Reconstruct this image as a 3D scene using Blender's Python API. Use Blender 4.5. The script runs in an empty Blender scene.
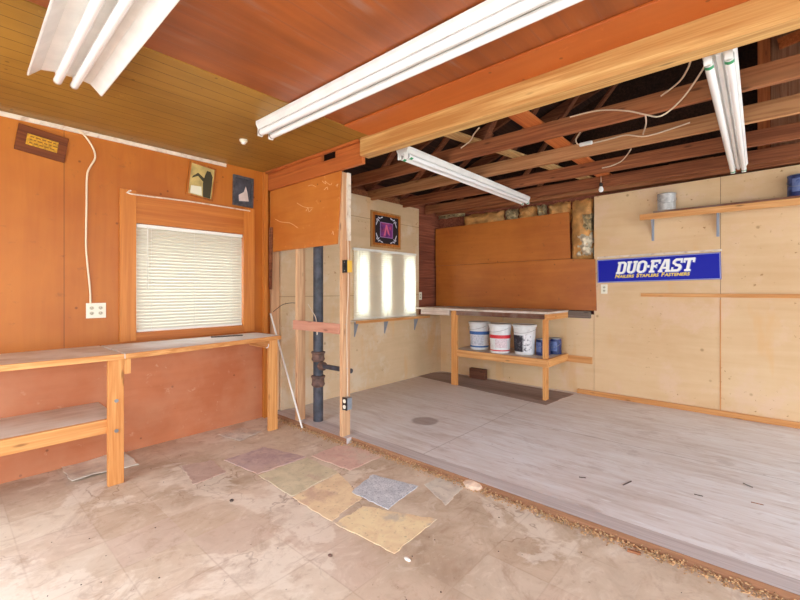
import bpy, bmesh, math, random
from mathutils import Vector, Matrix
random.seed(7)
R = math.radians
S = bpy.context.scene
COL = S.collection

# ---------------------------------------------------------------- survey of the room (metres)
FPX, V0, CAMH, YAW = 411.0, 289.5, 1.30, R(41.45)
XL, XLB, YB, ZR, ZC = -3.82, -3.75, 5.20, 0.04, 2.50
SY, CY = math.sin(YAW), math.cos(YAW)
XR, YREAR = 2.45, -1.7

def ray(u, v):
    r = (u - 400) / FPX
    return Vector((-SY + r * CY, CY + r * SY, (V0 - v) / FPX))
def onX(u, v, X):
    d = ray(u, v); t = X / d.x
    return Vector((X, d.y * t, CAMH + d.z * t))
def onY(u, v, Y):
    d = ray(u, v); t = Y / d.y
    return Vector((d.x * t, Y, CAMH + d.z * t))
def onZ(u, v, Z):
    d = ray(u, v); t = (Z - CAMH) / d.z
    return Vector((d.x * t, d.y * t, Z))

# ---------------------------------------------------------------- mesh builder
class MB:
    def __init__(s): s.v = []; s.f = []
    def add(s, vs, fs):
        b = len(s.v); s.v += [Vector(p) for p in vs]; s.f += [tuple(i + b for i in f) for f in fs]; return s
    def box(s, x0, x1, y0, y1, z0, z1, M=None):
        vs = [Vector((x, y, z)) for z in (z0, z1) for y in (y0, y1) for x in (x0, x1)]
        if M is not None: vs = [M @ p for p in vs]
        return s.add(vs, [(0, 2, 3, 1), (4, 5, 7, 6), (0, 1, 5, 4), (2, 6, 7, 3), (0, 4, 6, 2), (1, 3, 7, 5)])
    def beam(s, p0, p1, w, h, up=(0, 0, 1)):
        p0, p1 = Vector(p0), Vector(p1); d = (p1 - p0).normalized()
        a = d.cross(Vector(up)).normalized(); b = a.cross(d).normalized()
        vs = [p + a * sx * w / 2 + b * sy * h / 2 for p in (p0, p1) for sy in (-1, 1) for sx in (-1, 1)]
        return s.add(vs, [(0, 2, 3, 1), (4, 5, 7, 6), (0, 1, 5, 4), (2, 6, 7, 3), (0, 4, 6, 2), (1, 3, 7, 5)])
    def prism(s, pts, off):
        n = len(pts); off = Vector(off); a = [Vector(p) for p in pts]
        vs = a + [p + off for p in a]
        return s.add(vs, [tuple(range(n)), tuple(range(2 * n - 1, n - 1, -1))] + [(i, (i + 1) % n, n + (i + 1) % n, n + i) for i in range(n)])
    def cyl(s, p0, p1, r, seg=16, r2=None):
        p0, p1 = Vector(p0), Vector(p1); d = (p1 - p0).normalized()
        a = d.cross(Vector((0, 0, 1)) if abs(d.z) < .9 else Vector((1, 0, 0))).normalized(); b = d.cross(a)
        r2 = r if r2 is None else r2
        vs = []
        for p, q in ((p0, r), (p1, r2)):
            vs += [p + (a * math.cos(2 * math.pi * k / seg) + b * math.sin(2 * math.pi * k / seg)) * q for k in range(seg)]
        return s.add(vs, [tuple(range(seg))[::-1], tuple(range(seg, 2 * seg))] + [(k, (k + 1) % seg, seg + (k + 1) % seg, seg + k) for k in range(seg)])
    def tube(s, pts, r, seg=8, sub=4):
        P = [Vector(p) for p in pts]
        if len(P) > 2 and sub > 1:
            Q = []
            for i in range(len(P) - 1):
                a, b, c, d = P[max(i - 1, 0)], P[i], P[i + 1], P[min(i + 2, len(P) - 1)]
                for k in range(sub):
                    t = k / sub
                    Q.append(.5 * ((2 * b) + (c - a) * t + (2 * a - 5 * b + 4 * c - d) * t * t + (3 * b - a - 3 * c + d) * t ** 3))
            P = Q + [P[-1]]
        n = len(P); rings = []; ref = None
        for i in range(n):
            d = (P[min(i + 1, n - 1)] - P[max(i - 1, 0)]).normalized()
            if ref is None: ref = d.cross(Vector((.31, .52, .8))).normalized()
            a = (ref - d * ref.dot(d)).normalized(); ref = a; b = d.cross(a)
            rings.append([P[i] + (a * math.cos(2 * math.pi * k / seg) + b * math.sin(2 * math.pi * k / seg)) * r for k in range(seg)])
        vs = [p for q in rings for p in q]
        fs = [tuple(range(seg))[::-1], tuple(range((n - 1) * seg, n * seg))]
        for i in range(n - 1):
            fs += [(i * seg + k, i * seg + (k + 1) % seg, (i + 1) * seg + (k + 1) % seg, (i + 1) * seg + k) for k in range(seg)]
        return s.add(vs, fs)
    def lathe(s, prof, c=(0, 0, 0), seg=32, closed=True):
        c = Vector(c); vs = []; m = len(prof)
        for r, z in prof:
            vs += [c + Vector((r * math.cos(2 * math.pi * k / seg), r * math.sin(2 * math.pi * k / seg), z)) for k in range(seg)]
        fs = []
        for i in range(m - 1):
            fs += [(i * seg + k, i * seg + (k + 1) % seg, (i + 1) * seg + (k + 1) % seg, (i + 1) * seg + k) for k in range(seg)]
        if closed: fs += [tuple(range(seg))[::-1], tuple(range((m - 1) * seg, m * seg))]
        return s.add(vs, fs)

def obj(name, mb, mat, parent=None, bev=0, smooth=False, org=None, world=True):
    """One mesh object. World-space vertices are moved to the thing's own origin (its base) unless world is False."""
    vs = mb.v
    loc = Vector((0, 0, 0))
    if world:
        if parent is not None:
            o_ = Vector(parent['_o']); vs = [p - o_ for p in vs]
        else:
            if org is None:
                lo = Vector([min(p[i] for p in vs) for i in range(3)]); hi = Vector([max(p[i] for p in vs) for i in range(3)])
                org = Vector(((lo.x + hi.x) / 2, (lo.y + hi.y) / 2, lo.z))
            loc = Vector(org); vs = [p - loc for p in vs]
    me = bpy.data.meshes.new(name)
    me.from_pydata([tuple(p) for p in vs], [], mb.f)
    bm = bmesh.new(); bm.from_mesh(me); bmesh.ops.recalc_face_normals(bm, faces=bm.faces); bm.to_mesh(me); bm.free()
    me.materials.append(mat)
    if smooth:
        for p in me.polygons: p.use_smooth = True
        me.set_sharp_from_angle(angle=R(38))
    o = bpy.data.objects.new(name, me); COL.objects.link(o)
    o['_o'] = tuple(loc)
    if parent is not None:
        o.parent = parent
        o['_o'] = tuple(parent['_o'])
    else: o.location = loc
    if bev:
        b = o.modifiers.new('edge', 'BEVEL'); b.width = bev; b.segments = 2; b.limit_method = 'ANGLE'
    return o
def empty(name, loc):
    o = bpy.data.objects.new(name, None); COL.objects.link(o); o.location = loc; o['_o'] = tuple(loc); o.empty_display_size = .1
    return o
def tag(o, label, cat, group=None, kind=None):
    o['label'] = label; o['category'] = cat
    if group: o['group'] = group
    if kind: o['kind'] = kind
    return o
def struct(o, label, cat): return tag(o, label, cat, kind='structure')
def children(o): return [c for c in bpy.data.objects if c.parent == o]
def copy_tree(o, parent=None):
    c = o.copy(); COL.objects.link(c)
    if parent is not None: c.parent = parent
    for ch in children(o): copy_tree(ch, c)
    return c

# ---------------------------------------------------------------- materials
def lin(c):
    return tuple(((x / 255) / 12.92 if x <= 10 else (((x / 255) + .055) / 1.055) ** 2.4) for x in c) + (1,)
class NT:
    def __init__(s, name):
        s.m = bpy.data.materials.new(name); s.m.use_nodes = True; s.t = s.m.node_tree
        s.b = s.t.nodes['Principled BSDF']; s.out = s.t.nodes['Material Output']
    def n(s, typ, ins=None, **kw):
        x = s.t.nodes.new(typ)
        for k, v in kw.items(): setattr(x, k, v)
        for k, v in (ins or {}).items():
            if isinstance(v, bpy.types.NodeSocket): s.t.links.new(v, x.inputs[k])
            else: x.inputs[k].default_value = v
        return x
    def link(s, a, b): s.t.links.new(a, b)
    def math(s, op, a, b=0.0, c=None):
        ins = {0: a, 1: b}
        if c is not None: ins[2] = c
        return s.n('ShaderNodeMath', ins, operation=op).outputs[0]
    def coords(s, rnd=True):
        tc = s.n('ShaderNodeTexCoord').outputs['Object']
        if not rnd: return tc
        oi = s.n('ShaderNodeObjectInfo').outputs['Random']
        return s.n('ShaderNodeVectorMath', {0: tc, 1: s.n('ShaderNodeCombineXYZ', {0: s.math('MULTIPLY', oi, 31), 1: s.math('MULTIPLY', oi, 57), 2: s.math('MULTIPLY', oi, 83)}).outputs[0]}, operation='ADD').outputs[0]
    def scaled(s, co, sc): return s.n('ShaderNodeMapping', {'Vector': co, 'Scale': sc}).outputs[0]
    def noise(s, co, scale=5, detail=4, rough=.55, dist=0):
        return s.n('ShaderNodeTexNoise', {'Vector': co, 'Scale': scale, 'Detail': detail, 'Roughness': rough, 'Distortion': dist}).outputs['Fac']
    def ramp(s, f, stops, interp='LINEAR'):
        x = s.n('ShaderNodeValToRGB', {'Fac': f}); cr = x.color_ramp; cr.interpolation = interp
        while len(cr.elements) < len(stops): cr.elements.new(.5)
        for e, (p, c) in zip(cr.elements, stops): e.position = p; e.color = c if len(c) == 4 else tuple(c) + (1,)
        return x.outputs['Color']
    def mask(s, f, a, b):
        return s.n('ShaderNodeMapRange', {'Value': f, 'From Min': a, 'From Max': b}).outputs[0]
    def mix(s, f, a, b, mode='MIX'):
        x = s.n('ShaderNodeMix', data_type='RGBA', blend_type=mode)
        for k, v in ((0, f), (6, a), (7, b)):
            if isinstance(v, bpy.types.NodeSocket): s.t.links.new(v, x.inputs[k])
            else: x.inputs[k].default_value = v
        return x.outputs[2]
    def bump(s, h, strength=.2, dist=.01):
        s.link(s.n('ShaderNodeBump', {'Height': h, 'Strength': strength, 'Distance': dist}).outputs[0], s.b.inputs['Normal'])
    def done(s, col, rough=.6, spec=.4, metal=0):
        if isinstance(col, bpy.types.NodeSocket): s.link(col, s.b.inputs['Base Color'])
        else: s.b.inputs['Base Color'].default_value = col
        if isinstance(rough, bpy.types.NodeSocket): s.link(rough, s.b.inputs['Roughness'])
        else: s.b.inputs['Roughness'].default_value = rough
        s.b.inputs['Specular IOR Level'].default_value = spec; s.b.inputs['Metallic'].default_value = metal
        return s.m

def wood(name, c1, c2, axis='X', fine=52, rough=.6, dust=None, knots=True, spec=.3, c3=None, bump=.15):
    t = NT(name); co = t.coords()
    st = [fine] * 3; st['XYZ'.index(axis)] = fine * .035
    g = t.noise(t.scaled(co, tuple(st)), 1, 5, .6, .6)
    br = [3.0] * 3; br['XYZ'.index(axis)] = .35
    big = t.noise(t.scaled(co, tuple(br)), 1, 3, .5)
    col = t.ramp(t.math('ADD', t.math('MULTIPLY', g, .6), t.math('MULTIPLY', big, .4)), [(.38, lin(c2)), (.5, lin(tuple((a + b) / 2 for a, b in zip(c1, c2)))), (.6, lin(c1))])
    if c3: col = t.mix(t.mask(big, .55, .75), col, lin(c3))
    if knots:
        ks = [11.0] * 3; ks['XYZ'.index(axis)] = 3.0
        vo = t.n('ShaderNodeTexVoronoi', {'Vector': t.scaled(co, tuple(ks)), 'Scale': 1.0}).outputs['Distance']
        col = t.mix(t.math('MULTIPLY', t.mask(vo, .13, .05), .6), col, lin(tuple(x * .5 for x in c2)))
    if dust:
        col = t.mix(t.math('MULTIPLY', t.mask(t.noise(co, 3.5, 5), .42, .62), .75), col, lin(dust))
    t.bump(g, bump, .004)
    return t.done(col, rough, spec)
def plain(name, c, rough=.5, metal=0, spec=.4, var=.0, vs=8, stain=None, sa=.5, ss=4):
    t = NT(name)
    if not var and not stain: return t.done(lin(c), rough, spec, metal)
    co = t.coords(); f = t.noise(co, vs, 5)
    col = t.ramp(f, [(.3, lin(tuple(x * (1 - var) for x in c))), (.7, lin(tuple(min(255, x * (1 + var * .6)) for x in c)))])
    if stain: col = t.mix(t.math('MULTIPLY', t.mask(t.noise(co, ss, 6, .6, .4), .52, .68), sa), col, lin(stain))
    return t.done(col, rough, spec, metal)

M = {}
M['wood_x'] = wood('pine lumber x', (226, 168, 108), (196, 128, 70), 'X')
M['wood_y'] = wood('pine lumber y', (226, 168, 106), (196, 126, 66), 'Y')
M['wood_z'] = wood('pine lumber z', (224, 162, 98), (196, 122, 62), 'Z')
M['stud_z'] = wood('stud lumber', (222, 180, 138), (186, 134, 96), 'Z')
M['beam'] = wood('beam lumber', (228, 188, 124), (178, 122, 64), 'X', fine=40, c3=(212, 156, 98), rough=.5)
M['joist'] = wood('old joist lumber', (172, 106, 66), (116, 62, 36), 'X', rough=.75, c3=(160, 112, 74))
M['joist_pale'] = wood('pale brown joist lumber', (186, 132, 88), (142, 90, 54), 'X', rough=.75)
M['rafter'] = wood('dark rafter lumber', (142, 86, 56), (92, 50, 32), 'X', rough=.85)
M['brace_y'] = wood('orange brace lumber', (202, 116, 60), (166, 82, 38), 'Y', rough=.6)
M['brace_pale'] = wood('pale brace lumber', (206, 172, 118), (160, 118, 72), 'Y', rough=.7)
M['brace_z'] = wood('orange post lumber', (186, 106, 58), (148, 74, 38), 'Z', rough=.6)
M['siding'] = wood('old red brown sheathing boards', (160, 92, 66), (112, 58, 40), 'Y', rough=.8)
M['ledger_grey'] = wood('weathered grey lumber', (136, 118, 106), (98, 82, 74), 'X', rough=.85)
M['floor_dark'] = wood('dusty dark boards', (166, 144, 134), (134, 112, 102), 'X', rough=.8)
M['apron_dark'] = wood('dusty brown lumber', (140, 92, 68), (92, 56, 42), 'X', rough=.8, dust=(150, 128, 116))
M['white_board'] = wood('whitewashed lumber', (226, 208, 196), (190, 160, 142), 'X', rough=.7)
M['blocking'] = wood('reddish blocking', (212, 158, 134), (184, 124, 100), 'X', rough=.7)
M['brown_rib'] = wood('brown ribbed boards', (176, 126, 96), (140, 92, 66), 'Z', rough=.8, knots=False)
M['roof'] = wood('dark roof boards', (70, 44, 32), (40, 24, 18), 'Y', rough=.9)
M['step'] = wood('brown step edge', (170, 124, 92), (128, 86, 60), 'X', rough=.8, knots=False)
M['block'] = wood('brown block', (112, 70, 50), (80, 46, 32), 'X', rough=.8)

def varnished(name, base, dark, axis, scuff, groove=None, seams=(), rough=.42, dusty=None):
    """orange-stained plywood: low grain, scuffs, optional sheet seams (axis index, positions)"""
    t = NT(name); co = t.coords(False)
    st = [9.0] * 3; st['XYZ'.index(axis)] = .8
    g = t.noise(t.scaled(co, tuple(st)), 1.2, 6, .6, 1.2)
    b = t.noise(co, 1.3, 4, .55)
    col = t.ramp(t.math('ADD', t.math('MULTIPLY', g, .3), t.math('MULTIPLY', b, .7)), [(.36, lin(dark)), (.62, lin(base))])
    sc = t.noise(co, 14, 5, .65, .5)
    col = t.mix(t.math('MULTIPLY', t.mask(sc, .63, .72), .55), col, lin(scuff))
    sp = t.n('ShaderNodeTexVoronoi', {'Vector': co, 'Scale': 7.0}).outputs['Distance']
    col = t.mix(t.math('MULTIPLY', t.mask(sp, .075, .05), .55), col, lin(tuple(x * .42 for x in dark)))
    if dusty: col = t.mix(t.math('MULTIPLY', t.mask(t.noise(co, 2.2, 5), .45, .65), .5), col, lin(dusty))  # mixes a second tone in random blotches
    xyz = t.n('ShaderNodeSeparateXYZ', {0: co})
    for ax, pos in seams:
        d = t.math('ABSOLUTE', t.math('SUBTRACT', xyz.outputs[ax], pos))
        col = t.mix(t.math('MULTIPLY', t.math('LESS_THAN', d, .003), .5), col, lin(tuple(x * .45 for x in dark)))
    if groove:
        ax, step, wid, gc = groove
        f = t.math('FRACT', t.math('DIVIDE', t.math('ADD', xyz.outputs[ax], t.math('MULTIPLY', t.noise(t.scaled(co, (.2, .2, .2)), 1, 1), 0)), step))
        gm = t.math('LESS_THAN', f, wid / step)
        col = t.mix(t.math('MULTIPLY', gm, .85), col, lin(gc))
        t.bump(t.math('SUBTRACT', 1.0, gm), .5, .006)
    else: t.bump(g, .06, .003)
    return t.done(col, rough, .35)

M['wall_orange'] = varnished('orange stained plywood wall', (194, 115, 40), (174, 94, 29), 'Z', (144, 86, 38), seams=((1, .625), (1, -.6)))
M['wall_low'] = varnished('redder orange lower wall', (202, 124, 82), (184, 104, 64), 'Y', (214, 164, 132), seams=(), dusty=(206, 144, 108), rough=.6)  # redder, less saturated than the wall above, with random paler blotches
M['casing'] = wood('orange window casing', (210, 132, 58), (184, 104, 40), 'Z', fine=34, rough=.4, knots=False)
M['casing_y'] = wood('orange window casing head', (206, 128, 56), (180, 100, 38), 'Y', fine=34, rough=.4, knots=False)
M['ply_orange'] = varnished('orange plywood board', (196, 114, 46), (166, 88, 32), 'X', (132, 78, 40), seams=())
M['ply_divider'] = varnished('orange plywood divider panel', (208, 130, 56), (184, 102, 40), 'X', (222, 160, 98))
M['header_red'] = wood('red stained header', (196, 110, 54), (152, 76, 36), 'X', rough=.5, c3=(174, 92, 44))
M['soffit'] = varnished('red brown smooth soffit', (196, 104, 46), (178, 88, 36), 'X', (208, 116, 58), rough=.35)
def ceiling_red():
    t = NT('red stained board ceiling'); co = t.coords(False)
    g = t.noise(t.scaled(co, (14, .9, 1)), 1, 5, .6, .5); b = t.noise(co, 1.6, 4)
    col = t.ramp(t.math('ADD', t.math('MULTIPLY', g, .5), t.math('MULTIPLY', b, .5)), [(.36, lin((136, 72, 36))), (.62, lin((168, 90, 42)))])
    xyz = t.n('ShaderNodeSeparateXYZ', {0: co})
    f = t.math('FRACT', t.math('DIVIDE', xyz.outputs[0], .135))
    gm = t.math('LESS_THAN', f, .075)
    col = t.mix(t.math('MULTIPLY', gm, .4), col, lin((136, 80, 58)))
    st = t.math('MULTIPLY', t.mask(t.noise(t.scaled(co, (16, 1.6, 1)), 1, 4, .6), .56, .68), t.mask(t.noise(co, 1.5, 3), .45, .6))
    col = t.mix(t.math('MULTIPLY', st, .6), col, lin((160, 120, 104)))
    t.bump(t.math('SUBTRACT', 1.0, gm), .35, .005)
    return t.done(col, .38, .4)
M['ceil_red'] = ceiling_red()
M['ceil_yellow'] = varnished('yellow brown bead board', (166, 122, 52), (138, 98, 38), 'Y', (178, 134, 62), groove=(0, .108, .006, (92, 62, 26)), rough=.45)

def tan_ply(name, base, dark, seams=(), knots=True, pink=(226, 190, 160)):
    t = NT(name); co = t.coords(False)
    g = t.noise(t.scaled(co, (1.2, 1.2, 12)), 1, 5, .6, .8); b = t.noise(co, 1.1, 5, .6)
    col = t.ramp(t.math('ADD', t.math('MULTIPLY', g, .35), t.math('MULTIPLY', b, .65)), [(.35, lin(dark)), (.62, lin(base))])
    col = t.mix(t.math('MULTIPLY', t.mask(t.noise(co, 2.3, 6, .65), .52, .64), .65), col, lin(pink))
    v = t.n('ShaderNodeTexVoronoi', {'Vector': co, 'Scale': 3.4}); sm = t.mask(v.outputs['Distance'], .07, .03)
    col = t.mix(t.math('MULTIPLY', sm, .55), col, lin((146, 96, 52)))
    col = t.mix(t.math('MULTIPLY', t.mask(t.noise(t.scaled(co, (3, 3, .7)), 1.5, 4, .5), .6, .68), .45), col, lin((222, 172, 116)))
    sc = t.math('MULTIPLY', t.mask(t.noise(co, 26, 5, .6), .64, .7), t.mask(t.noise(co, 2, 2), .5, .58))
    col = t.mix(t.math('MULTIPLY', sc, .85), col, lin((166, 112, 66)))
    xyz = t.n('ShaderNodeSeparateXYZ', {0: co})
    for ax, pos in seams:
        d = t.math('ABSOLUTE', t.math('SUBTRACT', xyz.outputs[ax], pos))
        col = t.mix(t.math('MULTIPLY', t.math('LESS_THAN', d, .003), .7), col, lin((140, 98, 62)))
    t.bump(g, .05, .003)
    return t.done(col, .62, .25)
M['tan'] = tan_ply('tan plywood', (226, 192, 150), (214, 174, 130))
M['tan_left'] = tan_ply('tan plywood with sheet seam', (220, 188, 150), (204, 172, 132), seams=((2, 1.225), (2, 2.2)), pink=(224, 204, 178))

def floor_left():
    t = NT('worn concrete and tile floor'); co = t.coords(False)
    xyz = t.n('ShaderNodeSeparateXYZ', {0: co})
    big = t.noise(co, .9, 6, .6, .3); med = t.noise(co, 3.5, 6, .65, .6); fine = t.noise(co, 22, 5, .65)
    col = t.ramp(t.math('ADD', t.math('MULTIPLY', big, .55), t.math('MULTIPLY', med, .45)), [(.36, lin((172, 148, 124))), (.47, lin((200, 178, 155))), (.55, lin((216, 197, 176))), (.66, lin((230, 216, 200)))])
    # square tiles still bonded to the slab in places, each a little different
    S_ = .305
    gx = t.math('DIVIDE', t.math('ADD', xyz.outputs[0], .1), S_); gy = t.math('DIVIDE', t.math('ADD', xyz.outputs[1], .03), S_)
    cell = t.n('ShaderNodeCombineXYZ', {0: t.math('FLOOR', gx), 1: t.math('FLOOR', gy)}).outputs[0]
    wn = t.n('ShaderNodeTexWhiteNoise', {'Vector': cell}, noise_dimensions='3D')
    tone = t.ramp(wn.outputs['Value'], [(0, lin((192, 165, 140))), (.3, lin((212, 191, 168))), (.55, lin((208, 184, 168))), (.8, lin((226, 213, 194))), (1, lin((190, 166, 146)))])
    keep = t.mask(t.noise(co, .7, 4, .6), .45, .55)
    col = t.mix(t.math('MULTIPLY', keep, .5), col, tone)
    # ragged pale scraped patches
    scr = t.noise(co, 1.15, 8, .62, .5)
    col = t.mix(t.math('MULTIPLY', t.mask(scr, .535, .56), .55), col, lin((236, 224, 208)))
    ex = t.math('MINIMUM', t.math('FRACT', gx), t.math('SUBTRACT', 1.0, t.math('FRACT', gx)))
    ey = t.math('MINIMUM', t.math('FRACT', gy), t.math('SUBTRACT', 1.0, t.math('FRACT', gy)))
    wob = t.math('MULTIPLY', t.noise(co, 9, 3), .03)
    line = t.n('ShaderNodeClamp', {0: t.mask(t.math('MINIMUM', ex, ey), t.math('ADD', wob, .004), -.004)}).outputs[0]
    lm = t.mask(t.noise(co, 1.6, 3, .6), .42, .6)
    col = t.mix(t.math('MULTIPLY', t.math('MULTIPLY', line, lm), .34), col, lin((150, 114, 88)))
    col = t.mix(t.math('MULTIPLY', t.mask(t.noise(co, 2.2, 7, .72, 1), .56, .7), .5), col, lin((158, 124, 100)))
    col = t.mix(t.math('MULTIPLY', t.mask(fine, .6, .74), .35), col, lin((150, 118, 94)))
    pk = t.noise(co, 34, 3, .5)
    col = t.mix(t.math('MULTIPLY', t.mask(pk, .72, .76), .5), col, lin((112, 84, 66)))
    wv = t.n('ShaderNodeVectorMath', {0: co, 1: t.n('ShaderNodeTexNoise', {'Vector': co, 'Scale': 2.5, 'Detail': 4.0}).outputs['Color']}, operation='ADD').outputs[0]
    ce = t.n('ShaderNodeTexVoronoi', {'Vector': wv, 'Scale': 1.7}, feature='DISTANCE_TO_EDGE').outputs['Distance']
    col = t.mix(t.math('MULTIPLY', t.math('MULTIPLY', t.mask(ce, .014, .004), t.mask(t.noise(co, 1.1, 3), .5, .6)), .5), col, lin((138, 104, 80)))
    sm = t.noise(t.scaled(co, (1.5, 1, 1)), 5.5, 7, .7, 1.4)
    col = t.mix(t.math('MULTIPLY', t.mask(sm, .53, .66), .38), col, lin((166, 132, 108)))
    col = t.mix(t.math('MULTIPLY', t.mask(sm, .44, .34), .3), col, lin((236, 224, 208)))
    t.bump(t.math('ADD', t.math('MULTIPLY', med, .6), t.math('MULTIPLY', fine, .4)), .25, .006)
    return t.done(col, .72, .3)
M['floor_left'] = floor_left()
def floor_right():
    t = NT('worn painted plywood floor'); co = t.coords(False)
    xyz = t.n('ShaderNodeSeparateXYZ', {0: co})
    g = t.noise(t.scaled(co, (1.2, 9, 1)), 1.4, 6, .65, .8); big = t.noise(co, .8, 5, .6); fine = t.noise(t.scaled(co, (6, 40, 1)), 1, 4)
    col = t.ramp(t.math('ADD', t.math('MULTIPLY', g, .5), t.math('MULTIPLY', big, .5)), [(.34, lin((196, 180, 172))), (.47, lin((222, 214, 212))), (.6, lin((236, 234, 236)))])
    col = t.mix(t.math('MULTIPLY', t.mask(fine, .58, .7), .45), col, lin((172, 150, 140)))
    col = t.mix(t.math('MULTIPLY', t.mask(t.noise(t.scaled(co, (1, 2.5, 1)), 2.4, 7, .7, 1.2), .56, .66), .45), col, lin((180, 164, 160)))
    col = t.mix(t.math('MULTIPLY', t.mask(t.noise(t.scaled(co, (5, 30, 1)), 1.3, 3, .5), .66, .7), .6), col, lin((246, 246, 248)))
    # browner, darker tone towards the far corner
    far = t.mask(t.math('ADD', t.math('SUBTRACT', t.math('MULTIPLY', xyz.outputs[1], .5), t.math('MULTIPLY', xyz.outputs[0], .55)), t.math('MULTIPLY', big, 1.2)), 3.3, 4.6)
    col = t.mix(t.math('MULTIPLY', far, .6), col, lin((196, 172, 156)))
    # sheet joints
    for ax, pos in ((1, 3.72), (0, -1.95), (0, .5)):
        d = t.math('ABSOLUTE', t.math('SUBTRACT', xyz.outputs[ax], pos))
        col = t.mix(t.math('MULTIPLY', t.math('LESS_THAN', d, .004), .45), col, lin((120, 96, 84)))
    # a dark round stain
    c = onZ(425, 421, ZR)
    dx = t.math('SUBTRACT', xyz.outputs[0], c.x); dy = t.math('SUBTRACT', xyz.outputs[1], c.y)
    rr = t.math('SQRT', t.math('ADD', t.math('MULTIPLY', dx, dx), t.math('MULTIPLY', dy, dy)))
    col = t.mix(t.math('MULTIPLY', t.mask(t.math('ADD', rr, t.math('MULTIPLY', t.noise(co, 8, 3), .05)), .16, .135), .6), col, lin((112, 84, 80)))
    sp = t.n('ShaderNodeTexVoronoi', {'Vector': t.scaled(co, (1, 1.8, 1)), 'Scale': 5.0}).outputs['Distance']
    col = t.mix(t.math('MULTIPLY', t.mask(sp, .05, .03), .6), col, lin((92, 80, 76)))
    t.bump(g, .12, .004)
    return t.done(col, .4, .45)
M['floor_right'] = floor_right()
M['sill'] = wood('worn grey sill', (212, 202, 200), (182, 168, 164), 'X', rough=.7, knots=False)
M['ply_grey'] = wood('dusty grey bench top', (208, 194, 180), (184, 166, 150), 'Y', fine=24, rough=.7, knots=False, dust=(216, 206, 198))
M['ply_grey_x'] = wood('dusty grey bench top long', (222, 204, 186), (196, 172, 150), 'Y', fine=24, rough=.7, knots=False, dust=(226, 214, 202))
M['white'] = plain('white enamel', (236, 234, 230), .35, var=.04)
M['tube'] = plain('fluorescent tube glass', (246, 246, 246), .2)
M['tube_end'] = plain('tube end metal', (176, 176, 172), .35, .8)
M['green'] = plain('green print', (40, 150, 96), .5)
M['trim_white'] = plain('white painted trim', (232, 214, 192), .55, var=.08, stain=(176, 130, 96), sa=.6, ss=18)
M['plastic_ivory'] = plain('ivory plastic', (238, 230, 208), .4)
M['socket'] = plain('socket face', (206, 194, 168), .5)
M['slot'] = plain('dark slot', (40, 34, 30), .6)
M['cord'] = plain('cream cord', (236, 214, 180), .5)
M['cable'] = plain('white cable', (220, 196, 170), .5)
M['iron'] = plain('black cast iron', (66, 66, 74), .5, .0, var=.35, vs=14, stain=(96, 90, 92), sa=.5)
M['rust'] = plain('rusty iron', (104, 78, 68), .75, var=.3, vs=20, stain=(86, 60, 56), sa=.7, ss=12)
M['galv'] = plain('galvanised steel', (150, 156, 164), .4, .5, var=.12)
M['bracket'] = plain('grey steel bracket', (150, 156, 170), .45, .3)
M['black'] = plain('black plate', (34, 32, 32), .45)
M['yellow'] = plain('yellow box plastic', (232, 182, 62), .5)
M['brown_frame'] = wood('brown plaque wood', (128, 66, 28), (92, 44, 20), 'Y', rough=.45, knots=False)
M['gold_label'] = plain('gold label', (204, 146, 32), .5, var=.25, vs=40)
M['gold_dark'] = plain('label print', (130, 86, 20), .6)
M['gold_frame'] = wood('gilded frame', (206, 126, 52), (150, 80, 28), 'Z', rough=.4, knots=False)
M['art_yellow'] = plain('pale yellow print', (198, 172, 104), .5, var=.2, vs=9)
M['art_dark'] = plain('dark print ink', (62, 54, 30), .5)
M['art_white'] = plain('pale print', (228, 222, 196), .5)
M['slate'] = plain('slate blue frame', (82, 80, 84), .5, var=.3, vs=30)
M['slate_art'] = plain('dark slate print', (74, 76, 84), .4, var=.35, vs=10)
M['slate_pale'] = plain('pale pink print', (222, 206, 198), .45, var=.1)
M['frame_tan'] = wood('light frame wood', (196, 152, 96), (160, 112, 64), 'Z', rough=.45, knots=False)
M['mat_black'] = plain('black mat', (38, 28, 34), .5)
M['art_purple'] = plain('purple print', (120, 52, 124), .5, var=.4, vs=16, stain=(214, 84, 116), sa=.9, ss=9)
M['art_pink'] = plain('pink print', (226, 110, 140), .5)
M['art_lilac'] = plain('lilac border', (176, 140, 190), .5)
M['floral'] = plain('white floral print', (216, 220, 232), .5)
M['sign_blue'] = plain('sign blue', (8, 16, 160), .35, spec=.15)
M['sign_edge'] = plain('sign pale edge', (170, 176, 214), .4)
M['sign_white'] = plain('sign white', (246, 244, 240), .4)
M['sign_yellow'] = plain('sign yellow', (250, 214, 60), .4)
M['bucket'] = plain('white bucket plastic', (232, 230, 228), .4, var=.04, stain=(206, 196, 190), sa=.5, ss=9)
M['bucket_rim'] = plain('bucket rim', (214, 210, 206), .4)
M['blue_band'] = plain('blue band', (60, 104, 168), .45)
M['red_band'] = plain('red band', (214, 52, 60), .45)
M['label_grey'] = plain('label text panel', (206, 206, 214), .5, var=.12, vs=60, stain=(140, 146, 170), sa=.6, ss=45)
M['label_pink'] = plain('pink label text panel', (226, 206, 208), .5, var=.1, vs=60, stain=(178, 120, 130), sa=.5, ss=45)
M['label_black'] = plain('black label', (44, 38, 46), .5, stain=(196, 190, 196), sa=.3, ss=34)
M['label_white'] = plain('white label', (236, 234, 236), .5, stain=(60, 56, 70), sa=.9, ss=26)
M['blue_can'] = plain('dark blue can', (34, 44, 96), .4, var=.25, vs=18, stain=(84, 104, 160), sa=.6, ss=14)
M['blue_label'] = plain('pale can label', (104, 120, 168), .5, stain=(44, 60, 120), sa=.9, ss=26)
M['can_silver'] = plain('paint spattered can', (202, 198, 194), .45, .1, var=.15, vs=24, stain=(150, 144, 140), sa=.8, ss=12)
M['tin'] = plain('tin rim', (150, 148, 146), .35, .8)
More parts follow.
